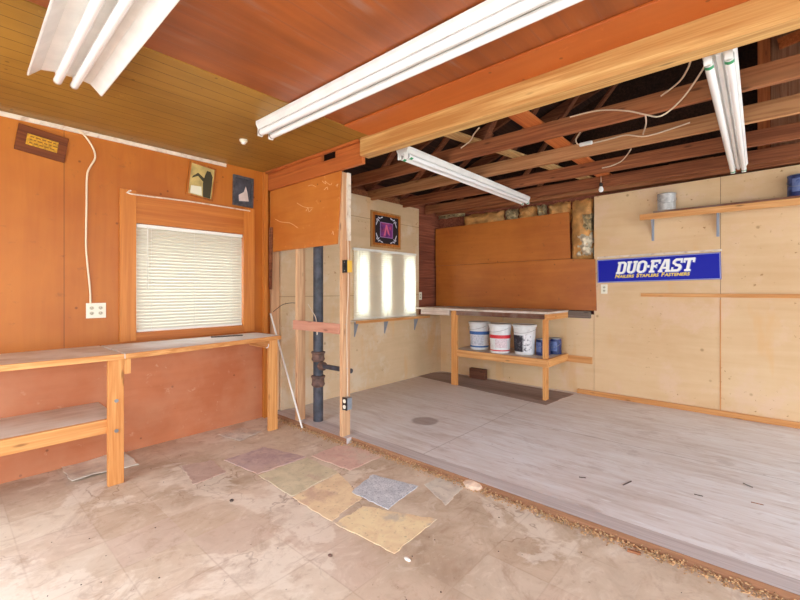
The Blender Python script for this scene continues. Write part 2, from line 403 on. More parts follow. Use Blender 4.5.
M['kraft'] = plain('kraft paper facing', (206, 148, 84), .6, var=.22, vs=9, stain=(150, 96, 50), sa=.6, ss=6)
M['fluff'] = plain('grey insulation wool', (176, 152, 112), .9, var=.35, vs=20, stain=(110, 92, 62), sa=.8, ss=11)
M['fluff_white'] = plain('pale torn insulation', (222, 204, 176), .9, var=.2, vs=20, stain=(120, 96, 62), sa=.7, ss=14)
M['pvc'] = plain('white pvc stick', (236, 230, 222), .4, var=.05)
M['chalk'] = plain('chalk', (240, 206, 164), .9)
M['paper'] = plain('dusty vinyl sheet', (240, 228, 212), .7, var=.15, vs=7, stain=(150, 120, 98), sa=.5, ss=5)
M['paper_edge'] = plain('pale torn edge', (232, 214, 190), .8)
M['concrete_out'] = plain('driveway concrete', (188, 182, 174), .9, var=.1, vs=2)
M['wall_inner'] = plain('unseen tan wall', (214, 176, 124), .7, var=.08, vs=2)
M['debris'] = plain('wood crumbs', (204, 164, 120), .85, var=.3, vs=60, stain=(120, 84, 56), sa=.7, ss=50)
M['chip_dark'] = plain('dark chip', (74, 60, 54), .8)
M['chip_pale'] = plain('pale chip', (236, 226, 214), .8)
M['stone'] = plain('broken concrete', (222, 192, 168), .85, var=.15, vs=20)
M['splinter'] = wood('splinter', (168, 112, 78), (120, 72, 46), 'X', rough=.8, knots=False)
def tile_mat(name, base, other, blotch=None):
    base, other = (tuple(min(244, x * 1.07) for x in q) for q in (base, other))
    t = NT(name); co = t.coords(); b = t.noise(co, 9, 6, .65, .8)
    col = t.ramp(b, [(.34, lin(other)), (.6, lin(base))])
    if blotch: col = t.mix(t.math('MULTIPLY', t.mask(t.noise(co, 5, 5, .6), .52, .64), .7), col, lin(blotch))
    col = t.mix(t.math('MULTIPLY', t.mask(t.noise(co, 45, 4), .6, .7), .35), col, lin((120, 100, 90)))
    t.bump(b, .2, .003)
    return t.done(col, .6, .3)
M['tile_purple'] = tile_mat('purple brown tile', (190, 166, 160), (162, 138, 138), (200, 174, 160))
M['tile_brown'] = tile_mat('grey brown tile', (188, 164, 150), (172, 146, 134))
M['tile_green'] = tile_mat('grey green tile', (204, 192, 164), (184, 174, 146), (196, 168, 148))
M['tile_cream'] = tile_mat('cream tile', (222, 200, 164), (208, 180, 146), (200, 162, 144))
def tile_cracked():
    t = NT('cracked blue grey tile'); co = t.coords(); b = t.noise(co, 9, 6, .65, .8)
    col = t.ramp(b, [(.34, lin((186, 190, 198))), (.6, lin((216, 218, 222)))])
    e = t.n('ShaderNodeTexVoronoi', {'Vector': t.n('ShaderNodeVectorMath', {0: co, 1: t.n('ShaderNodeTexNoise', {'Vector': co, 'Scale': 12.0}).outputs['Color']}, operation='ADD').outputs[0], 'Scale': 9.0}, feature='DISTANCE_TO_EDGE').outputs['Distance']
    col = t.mix(t.math('MULTIPLY', t.mask(e, .07, .0), .7), col, lin((116, 122, 140)))
    t.bump(e, .4, .004); return t.done(col, .6, .3)
M['tile_yellow'] = tile_mat('yellow tile', (224, 204, 164), (212, 184, 148), (192, 178, 166))
M['tile_blue'] = tile_mat('blue grey tile', (188, 190, 196), (156, 160, 172), (212, 210, 210))
M['tile_blue'] = tile_cracked()
M['tile_pink'] = tile_mat('pink stained tile', (208, 176, 162), (194, 156, 144), (214, 196, 178))
M['tile_grey'] = tile_mat('grey white tile', (208, 198, 184), (182, 170, 158))

def translucent(name, c, amt=.5):
    t = NT(name); co = t.coords(False)
    t.done(lin(c), .5, .3)
    tr = t.n('ShaderNodeBsdfTranslucent', {'Color': lin(c)})
    mx = t.n('ShaderNodeMixShader', {0: amt, 1: t.b.outputs[0], 2: tr.outputs[0]})
    t.link(mx.outputs[0], t.out.inputs[0]); return t.m
M['slat'] = translucent('blind slat vinyl', (222, 214, 196), .13)
M['slat_thin'] = translucent('thin blind slat vinyl', (254, 251, 242), .76)
M['blind_white'] = plain('blind rail', (240, 236, 226), .45)
def glass():
    t = NT('window glass'); tr = t.n('ShaderNodeBsdfTransparent', {'Color': (.93, .95, .94, 1)}); gl = t.n('ShaderNodeBsdfGlossy', {'Roughness': .02})
    mx = t.n('ShaderNodeMixShader', {0: .07, 1: tr.outputs[0], 2: gl.outputs[0]}); t.link(mx.outputs[0], t.out.inputs[0]); return t.m
M['glass'] = glass()

# ---------------------------------------------------------------- the setting
T = .14
f = obj('floor', MB().box(XL - T, XR + T, YREAR - T, 2.36, -.1, 0), M['floor_left'], org=(0, 0, 0)); struct(f, 'worn beige tile and concrete floor of the front bay', 'floor')
f = obj('floor_back', MB().box(XL - T, XR + T, 2.36, YB + .2, -.1, ZR), M['floor_right'], org=(0, 0, 0)); struct(f, 'raised pale plywood floor of the back bay', 'floor')
g_ = MB().box(-25, XL - T, -20, 25, -.2, -.12).box(XR + T, 25, -20, 25, -.2, -.12).box(XL - T, XR + T, -20, YREAR - T, -.2, -.12).box(XL - T, XR + T, YB + .2, 25, -.2, -.12)
o = obj('ground', g_, M['concrete_out'], org=(0, 0, -.12)); struct(o, 'pale concrete ground outside the garage', 'ground')

# left wall: front bay with window 1, back bay with window 2 (three narrow lights)
W1 = (1.08, 2.00, .95, 1.84)
W2 = [(3.43, 3.62), (3.87, 4.04), (4.31, 4.555)]; W2Z = (.98, 1.77)
wl = empty('wall_left', (0, 0, 0)); struct(wl, 'long left wall, orange paneling then tan plywood and old boards', 'wall')
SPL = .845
def wall_pieces(x0, x1, y0, y1, z0, z1, holes):
    m = MB(); ys = y0
    for (a, b, c, d) in holes:
        m.box(x0, x1, ys, a, z0, z1); m.box(x0, x1, a, b, z0, c); m.box(x0, x1, a, b, d, z1); ys = b
    m.box(x0, x1, ys, y1, z0, z1); return m
obj('upper_paneling', wall_pieces(XL - T, XL, YREAR, 2.385, SPL, ZC + .1, [W1]), M['wall_orange'], wl)
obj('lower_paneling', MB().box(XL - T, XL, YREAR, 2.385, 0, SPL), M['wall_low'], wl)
obj('tan_paneling', wall_pieces(XLB - .1, XLB, 2.385, 4.66, ZR, 2.47, [(a, b, W2Z[0], W2Z[1]) for a, b in W2]).box(XLB - .1, XLB, 4.66, YB + .15, ZR, .93), M['tan_left'], wl)
m = MB()
z = .93
while z < 2.6:
    m.box(-3.95, -3.86 + random.uniform(-.004, .004), 4.66, YB + .15, z, z + .132); z += .135
obj('sheathing_boards', m, M['siding'], wl)
obj('corner_stud', MB().box(-3.86, -3.80, 4.63, 4.66, .93, 2.47), M['siding'], wl)
obj('outer_shell', wall_pieces(-3.99, -3.955, 2.385, YB + .2, -.1, 2.75, [(3.25, 4.62, W2Z[0] - .02, W2Z[1] + .02)]), M['siding'], wl)

# back wall
wb = empty('wall_back', (0, 0, 0)); struct(wb, 'back wall of tan plywood sheets over old boards', 'wall')
obj('sheathing_boards', MB().box(-3.95, XR + T, YB + .12, YB + .2, -.1, 2.6), M['siding'], wb)
xs1 = onY(594, 300, YB).x; xs2 = onY(720.5, 300, YB).x; xs0 = onY(503, 390, YB).x
def sheet(x0, x1, z0, z1, tl=0):
    return obj('plywood_sheet', MB().prism([(x0, YB, z0), (x1, YB, z0), (x1, YB, z1 + tl), (x0, YB, z1)], (0, .014, 0)), M['tan'], wb)
sheet(xs1 + .002, xs2 - .002, ZR, 2.405, .02); sheet(xs2 + .002, xs2 + 1.22, ZR, 2.425, .02); sheet(xs2 + 1.224, XR, ZR, 2.44)
sheet(XLB, xs0 - .002, ZR, .95); sheet(xs0 + .002, xs1 - .002, ZR, 1.0)
bb = obj('baseboard_back', MB().box(onY(578, 390, YB).x, XR, YB - .03, YB, ZR, ZR + .055), M['wood_x'], bev=.004); struct(bb, 'bare pine strip along the foot of the back wall', 'baseboard')

# unseen walls with open garage doors that let the day in
m = MB().box(XR, XR + T, YREAR, YREAR + .3, 0, 2.6).box(XR, XR + T, 2.1, 2.4, 0, 2.6).box(XR, XR + T, YB, YB + .2, 0, 2.6).box(XR, XR + T, YREAR + .3, 2.1, 2.42, 3.5).box(XR, XR + T, 2.1, YB + .2, 2.6, 3.5).box(XR, XR + T, 2.4, YB, 2.43, 2.6)
o = obj('wall_right', m, M['wall_inner'], org=(0, 0, 0)); struct(o, 'right wall with two open garage doorways', 'wall')
m = MB().box(XL - T, -3.3, YREAR - T, YREAR, 0, 2.6).box(.9, XR + T, YREAR - T, YREAR, 0, 2.6).box(-3.3, .9, YREAR - T, YREAR, 2.3, 2.6)
o = obj('wall_front', m, M['wall_inner'], org=(0, 0, 0)); struct(o, 'front wall with a wide open doorway', 'wall')

# ceiling of the front bay
c = empty('ceiling', (0, 0, 0)); struct(c, 'low board ceiling of the front bay, red and yellow brown', 'ceiling')
obj('red_boards', MB().box(XL - T, XR + T, YREAR - T, 2.30, ZC, ZC + .06), M['ceil_red'], c)
obj('yellow_beadboard', MB().box(XL, -2.29, YREAR, 2.245, ZC - .006, ZC), M['ceil_yellow'], c)
o = obj('trim_soffit', MB().box(-2.28, XR, 1.97, 2.218, ZC - .014, ZC - .0005), M['soffit'], bev=.003); struct(o, 'smooth red brown board along the ceiling edge beside the beam', 'trim')
o = obj('trim_ceiling', MB().box(XL, XL + .012, YREAR, 1.83, ZC - .04, ZC - .008), M['trim_white'], bev=.002); struct(o, 'white strip along the top of the orange wall', 'trim')
o = obj('trim_corner', MB().box(XL, XL + .04, 2.206, 2.246, .0, 2.49), M['casing']); struct(o, 'orange corner strip where the orange wall meets the divider', 'trim')
o = obj('trim_header', MB().box(XL + .05, -2.40, 2.212, 2.247, ZC - .03, ZC - .007), M['header_red'], bev=.004); struct(o, 'red strip between yellow ceiling and header board', 'trim')

# roof over both bays
RX, RZ0, RZ1 = .15, 2.66, 4.15
rf = empty('roof', (0, 0, 0)); struct(rf, 'dark pitched roof seen between the joists', 'roof')
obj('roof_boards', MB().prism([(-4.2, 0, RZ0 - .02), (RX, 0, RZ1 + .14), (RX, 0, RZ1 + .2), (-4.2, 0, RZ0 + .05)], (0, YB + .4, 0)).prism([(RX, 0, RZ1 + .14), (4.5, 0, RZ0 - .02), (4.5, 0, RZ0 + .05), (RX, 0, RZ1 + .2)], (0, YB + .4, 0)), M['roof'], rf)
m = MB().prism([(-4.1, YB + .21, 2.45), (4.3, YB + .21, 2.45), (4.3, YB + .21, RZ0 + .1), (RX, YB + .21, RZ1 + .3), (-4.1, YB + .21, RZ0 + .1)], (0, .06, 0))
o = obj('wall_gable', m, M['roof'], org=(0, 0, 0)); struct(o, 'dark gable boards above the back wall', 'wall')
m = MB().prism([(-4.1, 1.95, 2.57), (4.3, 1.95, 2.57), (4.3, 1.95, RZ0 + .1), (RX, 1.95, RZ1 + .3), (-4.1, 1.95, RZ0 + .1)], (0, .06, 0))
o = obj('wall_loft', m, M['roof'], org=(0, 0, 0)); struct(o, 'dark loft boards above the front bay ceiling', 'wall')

# ---------------------------------------------------------------- windows
w = empty('window_1', (0, 0, 0)); struct(w, 'window with orange casing in the orange wall', 'window')
CX = XL + .02
obj('casing', MB().box(XL, CX, .966, W1[0], .885, 2.10), M['casing'], w, bev=.002)
obj('casing', MB().box(XL, CX, W1[1], 2.115, .885, 2.10), M['casing'], w, bev=.002)
obj('casing', MB().box(XL, CX - .004, W1[0], W1[1], W1[3], 2.085), M['casing_y'], w, bev=.002)
obj('casing', MB().box(XL, CX, W1[0], W1[1], .885, W1[2]), M['casing_y'], w, bev=.002)
fr = MB(); X0, X1 = XL - T, XL - T + .035
fr.box(X0, X1, W1[0], W1[0] + .04, W1[2], W1[3]).box(X0, X1, W1[1] - .04, W1[1], W1[2], W1[3]).box(X0, X1, W1[0] + .04, W1[1] - .04, W1[2], W1[2] + .04).box(X0, X1, W1[0] + .04, W1[1] - .04, W1[3] - .04, W1[3]).box(X0, X1, 1.52, 1.555, W1[2] + .04, W1[3] - .04)
obj('frame', fr, M['white'], w)
obj('glass_pane', MB().box(X0 + .012, X0 + .016, W1[0] + .04, W1[1] - .04, W1[2] + .04, W1[3] - .04), M['glass'], w)
obj('cord_molding', MB().tube([onX(131, 190.5, CX + .004), onX(131.5, 194, CX + .006), onX(190, 201.5, CX + .006), onX(250, 211, CX + .004)], .006, 8, 3), M['trim_white'], w, smooth=True)

w = empty('window_2', (0, 0, 0)); struct(w, 'row of three narrow windows in the tan wall', 'window')
for a, b in W2:
    fr = MB(); X0, X1 = XLB - .095, XLB - .06
    fr.box(X0, X1, a, a + .02, *W2Z).box(X0, X1, b - .02, b, *W2Z).box(X0, X1, a + .02, b - .02, W2Z[0], W2Z[0] + .03).box(X0, X1, a + .02, b - .02, W2Z[1] - .03, W2Z[1])
    p = obj('frame', fr, M['white'], w)
    obj('glass_pane', MB().box(X0 + .012, X0 + .016, a + .02, b - .02, W2Z[0] + .03, W2Z[1] - .03), M['glass'], p)

def blind(name, X, y0, y1, z0, z1, tilt, pitch, sw, mat='slat'):
    e = empty(name, (X, (y0 + y1) / 2, z0))
    m = MB(); z = z0 + .03
    while z < z1 - .035:
        Mt = Matrix.Translation((X, 0, z)) @ Matrix.Rotation(R(tilt + random.uniform(-1, 1)), 4, 'Y')
        ar = [(-sw / 2 + sw * k / 4, .006 * (1 - (2 * k / 4 - 1) ** 2)) for k in range(5)]
        m.prism([Mt @ Vector((a_, y0 + .004, b_)) for a_, b_ in ar] + [Mt @ Vector((a_, y0 + .004, b_ - .0008)) for a_, b_ in ar[::-1]], (0, y1 - y0 - .008, 0)); z += pitch
    obj('slats', m, M[mat], e)
    obj('headrail', MB().box(X - .016, X + .016, y0, y1, z1 - .03, z1), M['blind_white'], e, bev=.003)
    obj('bottom_rail', MB().box(X - .013, X + .013, y0 + .003, y1 - .003, z0, z0 + .018), M['blind_white'], e, bev=.003)
    for t in (.12, .5, .88):
        y = y0 + (y1 - y0) * t
        obj('ladder_cord', MB().cyl((X + sw * .42, y, z0 + .01), (X + sw * .42, y, z1 - .02), .0016, 6), M['blind_white'], e)
    obj('tilt_wand', MB().cyl((X + .022, y0 + .08, z0 + .35), (X + .02, y0 + .08, z1 - .02), .004, 8), M['blind_white'], e, smooth=True)
    return e
tag(blind('window_blind', XL - .012, W1[0] + .006, W1[1] - .006, W1[2] + .003, W1[3] - .003, 60, .027, .034), 'closed cream blind in the orange cased window above the front workbench', 'blind', 'window blinds')
b2y0, b2y1 = onX(352, 280, XLB).y, onX(414.5, 280, XLB).y
b2 = blind('window_blind', XLB + .022, b2y0, b2y1, .93, 1.81, 62, .027, .034, 'slat_thin')
tag(b2, 'backlit cream blind with three glowing bands on the tan wall', 'blind', 'window blinds')

# ---------------------------------------------------------------- divider
e = obj('sill_board', MB().box(XLB + .01, -2.62, 2.29, 2.47, 0, .047).box(-2.62, XR, 2.35, 2.47, 0, .046), M['sill']); tag(e, 'worn grey sill board at the step between the two floors', 'sill', kind='structure')
obj('step_face', MB().box(XLB + .01, -2.62, 2.284, 2.2895, 0, .0465).box(-2.62, XR, 2.344, 2.3495, 0, .0455), M['step'], e)
zs = .047
e = obj('header_board', MB().box(XL + .04, -2.39, 2.25, 2.286, 2.305, 2.42).box(XL + .04, -2.914, 2.25, 2.286, 2.42, ZC - .001).box(-2.72, -2.39, 2.25, 2.286, 2.42, ZC - .001), M['header_red'], bev=.003)
tag(e, 'red stained header board with a notch, above the orange divider panel', 'board')
e = obj('support_beam', MB().box(-2.385, XR, 2.22, 2.32, 2.355, ZC - .001), M['beam'], bev=.004); tag(e, 'long yellow pine beam spanning the opening between the bays', 'beam', kind='thing')
P = [onY(341, 171, 2.272), onY(337, 244, 2.272), onY(272, 252, 2.272)]
pe = empty('divider_panel', (-3.3, 2.272, P[2].z))
obj('plywood', MB().prism([(XL + .042, 2.272, 2.303), (P[0].x, 2.272, 2.303), (P[1].x, 2.272, P[1].z), (P[2].x + .02, 2.272, P[2].z), (P[2].x - .0, 2.272, 1.80), (XL + .042, 2.272, 1.90)], (0, .012, 0)), M['ply_divider'], pe)
def scrib(pts): obj('chalk_mark', MB().tube([onY(a, b, 2.2715) for a, b in pts], .0015, 5, 3), M['chalk'], pe)
scrib([(297, 203), (304, 207), (313, 208)]); scrib([(306, 211), (308, 208), (309, 212), (312, 209)]); scrib([(275, 219), (281, 222), (290, 223), (298, 228)])
scrib([(308, 186), (312, 185), (316, 187)]); scrib([(322, 181), (326, 184), (325, 181), (330, 185), (332, 183)]); scrib([(324, 190), (327, 187), (328, 190)]); scrib([(336, 186), (338, 184), (337, 187)]); scrib([(332, 234), (333, 231), (333.5, 235)])
tag(pe, 'varnished orange plywood panel with chalk scribbles on the divider', 'panel')

def stud(x0, x1, y0, y1, z0, z1, mat='stud_z'): return obj('wall_stud', MB().box(x0, x1, y0, y1, z0, z1), M[mat], bev=.003)
tag(stud(XL + .006, XL + .046, 2.289, 2.378, zs, 2.30), 'weathered stud in the corner beside the orange wall', 'stud', 'divider studs')
tag(stud(-3.362, -3.322, 2.289, 2.378, zs, 2.30), 'bare stud to the left of the black pipe', 'stud', 'divider studs')
po = empty('corner_post', (-2.692, 2.335, zs))
obj('post_timber', MB().box(-2.711, -2.673, 2.289, 2.378, zs, 2.30), M['stud_z'], po, bev=.003)
obj('white_strip', MB().box(-2.6725, -2.662, 2.335, 2.377, 1.72, 2.30), M['trim_white'], po, bev=.002)
for dy, dz in ((0, 1.9), (.01, 1.72), (.0, 1.0), (.01, .62)):
    obj('staple', MB().tube([(-2.672, 2.318 + dy, dz), (-2.666, 2.318 + dy, dz + .004), (-2.664, 2.326 + dy, dz + .004), (-2.666, 2.334 + dy, dz + .004), (-2.672, 2.334 + dy, dz)], .0014, 6, 2), M['galv'], po)
tag(po, 'bare end post of the divider carrying two electrical boxes', 'post')
tag(obj('cross_block', MB().box(-3.372, -2.70, 2.268, 2.288, .92, 1.008), M['blocking'], bev=.003), 'pinkish board nailed across the studs in front of the pipe', 'board')
tag(obj('dark_board', MB().prism([(XL + .045, 2.255, 1.30), (XL + .085, 2.255, 1.30), (XL + .10, 2.255, 1.93), (XL + .045, 2.255, 1.93)], (0, .014, 0)), M['rafter']), 'dark old board end in the corner under the divider panel', 'board')

# pipe
pp = empty('drain_pipe', (-3.19, 2.43, ZR + .006))
px, py = -3.19, 2.43
obj('pipe', MB().lathe([(.047, ZR), (.047, 2.40)], (px, py, 0), 28), M['iron'], pp, smooth=True)
for z0, z1 in ((.625, .71), (.385, .48)):
    obj('hub', MB().lathe([(.048, z0 - .012), (.06, z0), (.064, z0 + .012), (.058, z0 + .03), (.058, z1 - .028), (.066, z1 - .018), (.066, z1 - .004), (.05, z1)], (px, py, 0), 28), M['rust'], pp, smooth=True)
obj('branch', MB().cyl((px + .03, py, .575), (-2.72, py, .582), .022, 18).cyl((px + .03, py, .575), (px + .075, py, .575), .034, 18), M['iron'], pp, smooth=True)
c_ = obj('branch_collar', MB().lathe([(.036, .03), (.041, .045), (.041, .085), (.03, .095)], (0, 0, 0), 20), M['rust'], pp, smooth=True, world=False)
c_.rotation_euler = (0, R(90), 0); c_.location = (.0, 0, .575 - ZR - .006)
obj('cleanout_stub', MB().cyl((-2.80, py + .02, .535), (-2.80, py - .03, .535), .022, 16).cyl((-2.80, py - .03, .535), (-2.80, py - .042, .535), .012, 6), M['rust'], pp, smooth=True)
tag(pp, 'black cast iron drain pipe with rusty hubs between the studs', 'pipe')
tag(obj('leaning_stick', MB().cyl((-3.205, 2.262, .0), (-3.765, 2.268, 1.055), .0085, 12), M['pvc'], smooth=True), 'thin white stick leaning against the corner stud', 'stick')
tag(obj('stub_cable', MB().tube([onY(308, 304, 2.36), onY(312, 311, 2.345), onY(316, 319, 2.35), onY(317, 335, 2.352), (-3.10, 2.36, .99)], .004), M['cable'], smooth=True), 'short white cable end dangling by the black pipe', 'cable')
tag(obj('stub_cable', MB().tube([onY(273, 312, 2.30), onY(282, 305, 2.31), onY(290, 303, 2.30), onY(295, 303, 2.292)], .003), M['slot'], smooth=True), 'thin dark wire bowed between the corner stud and next stud', 'cable')

# electrical boxes on the post
def box_thing(z0, z1, body, label, outlet):
    e = empty('outlet_box' if outlet else 'switch_box', (-2.64, 2.32, z0))
    obj('box_body', MB().box(-2.6715, -2.612, 2.292, 2.345, z0, z1), body, e, bev=.003)
    obj('cover_plate', MB().box(-2.6725, -2.612, 2.286, 2.2915, z0 - .004, z1 + .004), M['black'], e, bev=.002)
    zc = (z0 + z1) / 2
    if outlet:
        for dz in (-.024, .024):
            obj('socket', MB().cyl((-2.642, 2.2855, zc + dz), (-2.642, 2.2815, zc + dz), .017, 18), M['plastic_ivory'], e, smooth=True)
    else:
        obj('toggle', MB().box(-2.647, -2.637, 2.272, 2.2858, zc - .006, zc + .01), M['slot'], e, bev=.002)
        for dz in (-.035, .035): obj('cover_screw', MB().cyl((-2.642, 2.2855, zc + dz), (-2.642, 2.283, zc + dz), .004, 10), M['galv'], e)
    return tag(e, label, 'electrical box', 'electrical boxes on the post')
box_thing(.285, .385, M['galv'], 'grey metal outlet box with two pale sockets low on the post', True)
box_thing(1.445, 1.545, M['yellow'], 'yellow switch box with a dark cover halfway up the post', False)
tag(obj('wall_cable', MB().tube([(-2.665, 2.330, 2.25), (-2.664, 2.326, 1.90), (-2.655, 2.335, 1.70), (-2.640, 2.325, 1.55)], .0045), M['cable'], smooth=True), 'cream cable running down the post into the yellow box', 'cable')
tag(obj('wall_cable', MB().tube([(-2.645, 2.33, 1.44), (-2.66, 2.34, 1.25), (-2.664, 2.33, 1.0), (-2.664, 2.335, .6), (-2.65, 2.325, .39)], .0045), M['cable'], smooth=True), 'cream cable running down from yellow box to grey outlet box', 'cable')

# ---------------------------------------------------------------- back bay joists and attic timbers
JY = [2.47, 3.08, 3.70, 4.32, 4.93]
JL = ['hidden joist right behind the yellow beam', 'first brown ceiling joist behind the yellow beam', 'second brown ceiling joist behind the yellow beam', 'third brown ceiling joist behind the yellow beam', 'last brown ceiling joist, nearest the back wall']
for i, y in enumerate(JY):
    if i == 0: continue
    o = obj('ceiling_joist', MB().box(-3.83, XR, y - .02, y + .02, 2.44, 2.562), M['joist_pale' if i == 2 else 'joist'], bev=.004)
    tag(o, JL[i], 'joist', 'ceiling joists of the back bay')
for i, y in enumerate(JY):
    a, b = Vector((-3.9, y + .04, RZ0 - .02)), Vector((RX - .02, y + .04, RZ1 + .05))
    m = MB().beam(a, b, .038, .12); d = Vector((RX + .02, y + .04, RZ1 + .05)); e2 = Vector((2.3, y + .04, RZ1 + .05 - (2.3 - RX) * (RZ1 - RZ0 + .07) / (4.1 - RX))); m.beam(d, e2, .038, .12)
    tag(obj('roof_rafter', m, M['rafter']), ['dark rafter pair above the beam', 'dark rafter pair above the first joist', 'dark rafter pair above the second joist', 'dark rafter pair above the third joist', 'dark rafter pair above the joist by the back wall'][i], 'rafter', 'rafters over the back bay')
    if i:
        for xk in (-2.9, -1.7):
            zr = RZ0 + (xk + 3.9) / (RX + 3.9) * (RZ1 - RZ0)
            m = MB().beam((xk - .1 * i, y + .045, 2.56), (xk + .5, y + .045, zr + .12), .022, .07, up=(0, 1, 0))
            tag(obj('roof_brace', m, M['rafter']), 'thin slanting brace ' + ('near the tan wall, ' if xk < -2 else 'farther out, ') + 'rising from the ' + ['', 'first', 'second', 'third', 'last'][i] + ' joist to its rafter', 'brace', 'slanting roof braces')
tag(obj('tie_board', MB().box(-1.40, -1.26, 2.40, 5.15, 2.5625, 2.585), M['brace_y'], bev=.003), 'orange board lying across the tops of the joists', 'board')
tag(obj('tie_board', MB().beam((-1.95, 2.6, 2.573), (-1.50, 5.05, 2.573), .11, .02), M['brace_pale']), 'pale speckled board lying skew across the joists', 'board')
pk = onY(764, 90, 5.12)
tag(obj('attic_post', MB().box(pk.x - .045, pk.x + .045, 5.10, 5.14, 2.535, RZ1 + .0), M['brace_z'], bev=.003), 'orange upright post in the attic right of the hanging light', 'post')
q0, q1 = onY(769.5, 47, 5.12), onY(812, 30, 5.12)
tag(obj('attic_strut', MB().beam((q0.x + .06, 5.12, q0.z), (q0.x + 1.0, 5.12, q0.z + .16), .04, .09), M['brace_y']), 'orange strut running right from the attic post', 'board')
m = MB(); x = pk.x + .05
while x < pk.x + 1.6:
    zt = RZ1 - (x - RX) / (4.0 - RX) * (RZ1 - RZ0) - .06
    m.box(x, x + .03, 5.20, 5.225, 2.60, zt); m.box(x + .03, x + .062, 5.212, 5.222, 2.60, zt); x += .062
tag(obj('ribbed_panel', m, M['brown_rib']), 'brown ribbed board panel right of the attic post', 'panel')
tag(obj('top_plate', MB().box(-3.83, XR, YB - .01, YB + .115, 2.452, 2.535), M['joist'], bev=.004), 'brown top plate timber along the head of the back wall', 'board')
tag(obj('top_plate', MB().box(-3.93, -3.80, 2.40, 4.64, 2.475, 2.56), M['joist'], bev=.004), 'brown top plate timber along the head of the tan side wall', 'board')
for xk in (-.75, .55):
    tag(obj('attic_block', MB().box(xk, xk + .38, YB - .05, YB - .012, 2.54, 2.63), M['joist'], bev=.003), 'short block on top of the back wall plate, ' + ('above the spattered can' if xk < 0 else 'right of the attic post'), 'board', 'blocks on the wall plate')

# attic cables
def cable(pts, Y, label, r=.005):
    tag(obj('attic_cable', MB().tube([onY(a, b, Y + c) for a, b, c in pts], r, 8, 4), M['cable'], smooth=True), label, 'cable', 'attic cables')
cable([(714, 48, -.55), (700, 74, -.3), (681, 100, -.04), (661, 116, 0), (645, 114.5, 0), (628, 111, 0), (606, 110, 0), (590, 112, .0), (570, 117, .0)], 3.055, 'thick cream cable looping from the beam along the first joist')
cable([(645.5, 115, 0), (646, 124, .2), (643, 134, .62)], 3.05, 'short cream cable dropping between the first and second joists')
cable([(691, 58, -.55), (688, 68, -.4), (679, 82, -.1), (661, 96, 0)], 3.055, 'thin cable curving from the beam, left of the thick looping cable')
cable([(690, 122.5, 0), (668, 130, 0), (655, 134, 0), (642, 136.5, 0), (626, 135, 0), (610, 139, 0), (592, 143.5, 0)], 3.675, 'long cream cable wandering along the second joist')
cable([(631, 149, -.5), (627, 155, -.2), (621, 161.5, -.01), (611, 166, 0), (602, 168, 0)], 4.295, 'short cream cable hanging down to the third joist')
cable([(479, 128, -.5), (474, 134, -.3), (470, 141, -.05), (461, 148, 0)], 3.055, 'pale cable left of the orange board, behind the beam')
e = empty('cable_connector', onY(586, 145, 3.66))
p = onY(586, 143.5, 3.655)
obj('plug_body', MB().box(p.x - .055, p.x + .05, 3.645, 3.675, p.z - .015, p.z + .015), M['white'], e, bev=.008)
obj('pigtail', MB().tube([(p.x - .05, 3.66, p.z), onY(577, 143.5, 3.66), onY(576, 139, 3.64), onY(579, 134, 3.6), onY(582, 129.5, 3.55)], .005), M['cable'], e, smooth=True)
tag(e, 'white plug connector with a pigtail on the second joist', 'connector')
p = onY(601, 187, 4.9)
e = empty('bare_bulb', p)
obj('bulb_cord', MB().cyl((p.x, 4.9, p.z + .03), (p.x, 4.9, p.z + .12), .004, 8), M['cable'], e)
obj('bulb_socket', MB().lathe([(.014, .005), (.018, .01), (.018, .04), (.008, .05)], p, 14), M['slot'], e, smooth=True)
obj('bulb_glass', MB().lathe([(.004, -.06), (.018, -.052), (.025, -.035), (.024, -.02), (.014, .004)], p, 16), M['tube'], e, smooth=True)
tag(e, 'small bare bulb hanging above the insulation by the back wall', 'bulb')

# ---------------------------------------------------------------- fluorescent lights
def strip_light(name, L, green, label):
    """local: runs along +Y from the origin, top at z=0"""
    e = empty(name, (0, 0, 0))
    prof = [(-.065, 0), (.065, 0), (.065, -.022), (.05, -.05), (.014, -.05), (.009, -.066), (-.009, -.066), (-.014, -.05), (-.05, -.05), (-.065, -.022)]
    obj('housing', MB().prism([(x, 0, z) for x, z in prof], (0, L, 0)), M['white'], e, bev=.002)
    for sx in (-.038, .038):
        t = obj('tube', MB().cyl((sx, .03, -.072), (sx, L - .03, -.072), .019, 20), M['tube'], e, smooth=True)
        for a, b in ((.018, .032), (L - .032, L - .018)): obj('tube_cap', MB().cyl((sx, a, -.072), (sx, b, -.072), .0195, 20), M['tube_end'], t, smooth=True)
        if green:
            for y0 in (.045, L - .06):
                m = MB()
                n = 14
                vs = []
                for k in range(n + 1):
                    a = R(-160 + 140 * k / n)
                    for yy in (y0, y0 + .032): vs.append((sx + .0197 * math.cos(a), yy + .03 * (math.sin(a) + 1) * .4, -.072 + .0197 * math.sin(a)))
                m.add(vs, [(2 * k, 2 * k + 1, 2 * k + 3, 2 * k + 2) for k in range(n)])
                obj('green_mark', m, M['green'], t, smooth=True)
        for a, b in ((.002, .018), (L - .018, L - .002)): obj('lamp_holder', MB().box(sx - .016, sx + .016, a, b, -.094, -.05), M['white'], e, bev=.003)
    return tag(e, label, 'ceiling light', 'fluorescent strip lights')
l1 = strip_light('fluorescent_light', 2.44, False, 'long white twin tube light under the red ceiling, beside the beam')
l1.scale = (1.1, 1, 1.1); l1.location = (-2.69, 1.575, ZC - .008); l1.rotation_euler = (0, 0, R(-90))
l3 = strip_light('fluorescent_light', 2.36, True, 'twin tube light under the joists, pointing at the orange back boards')
a, b = onZ(402, 153.5, 2.385), onZ(519, 199, 2.385)
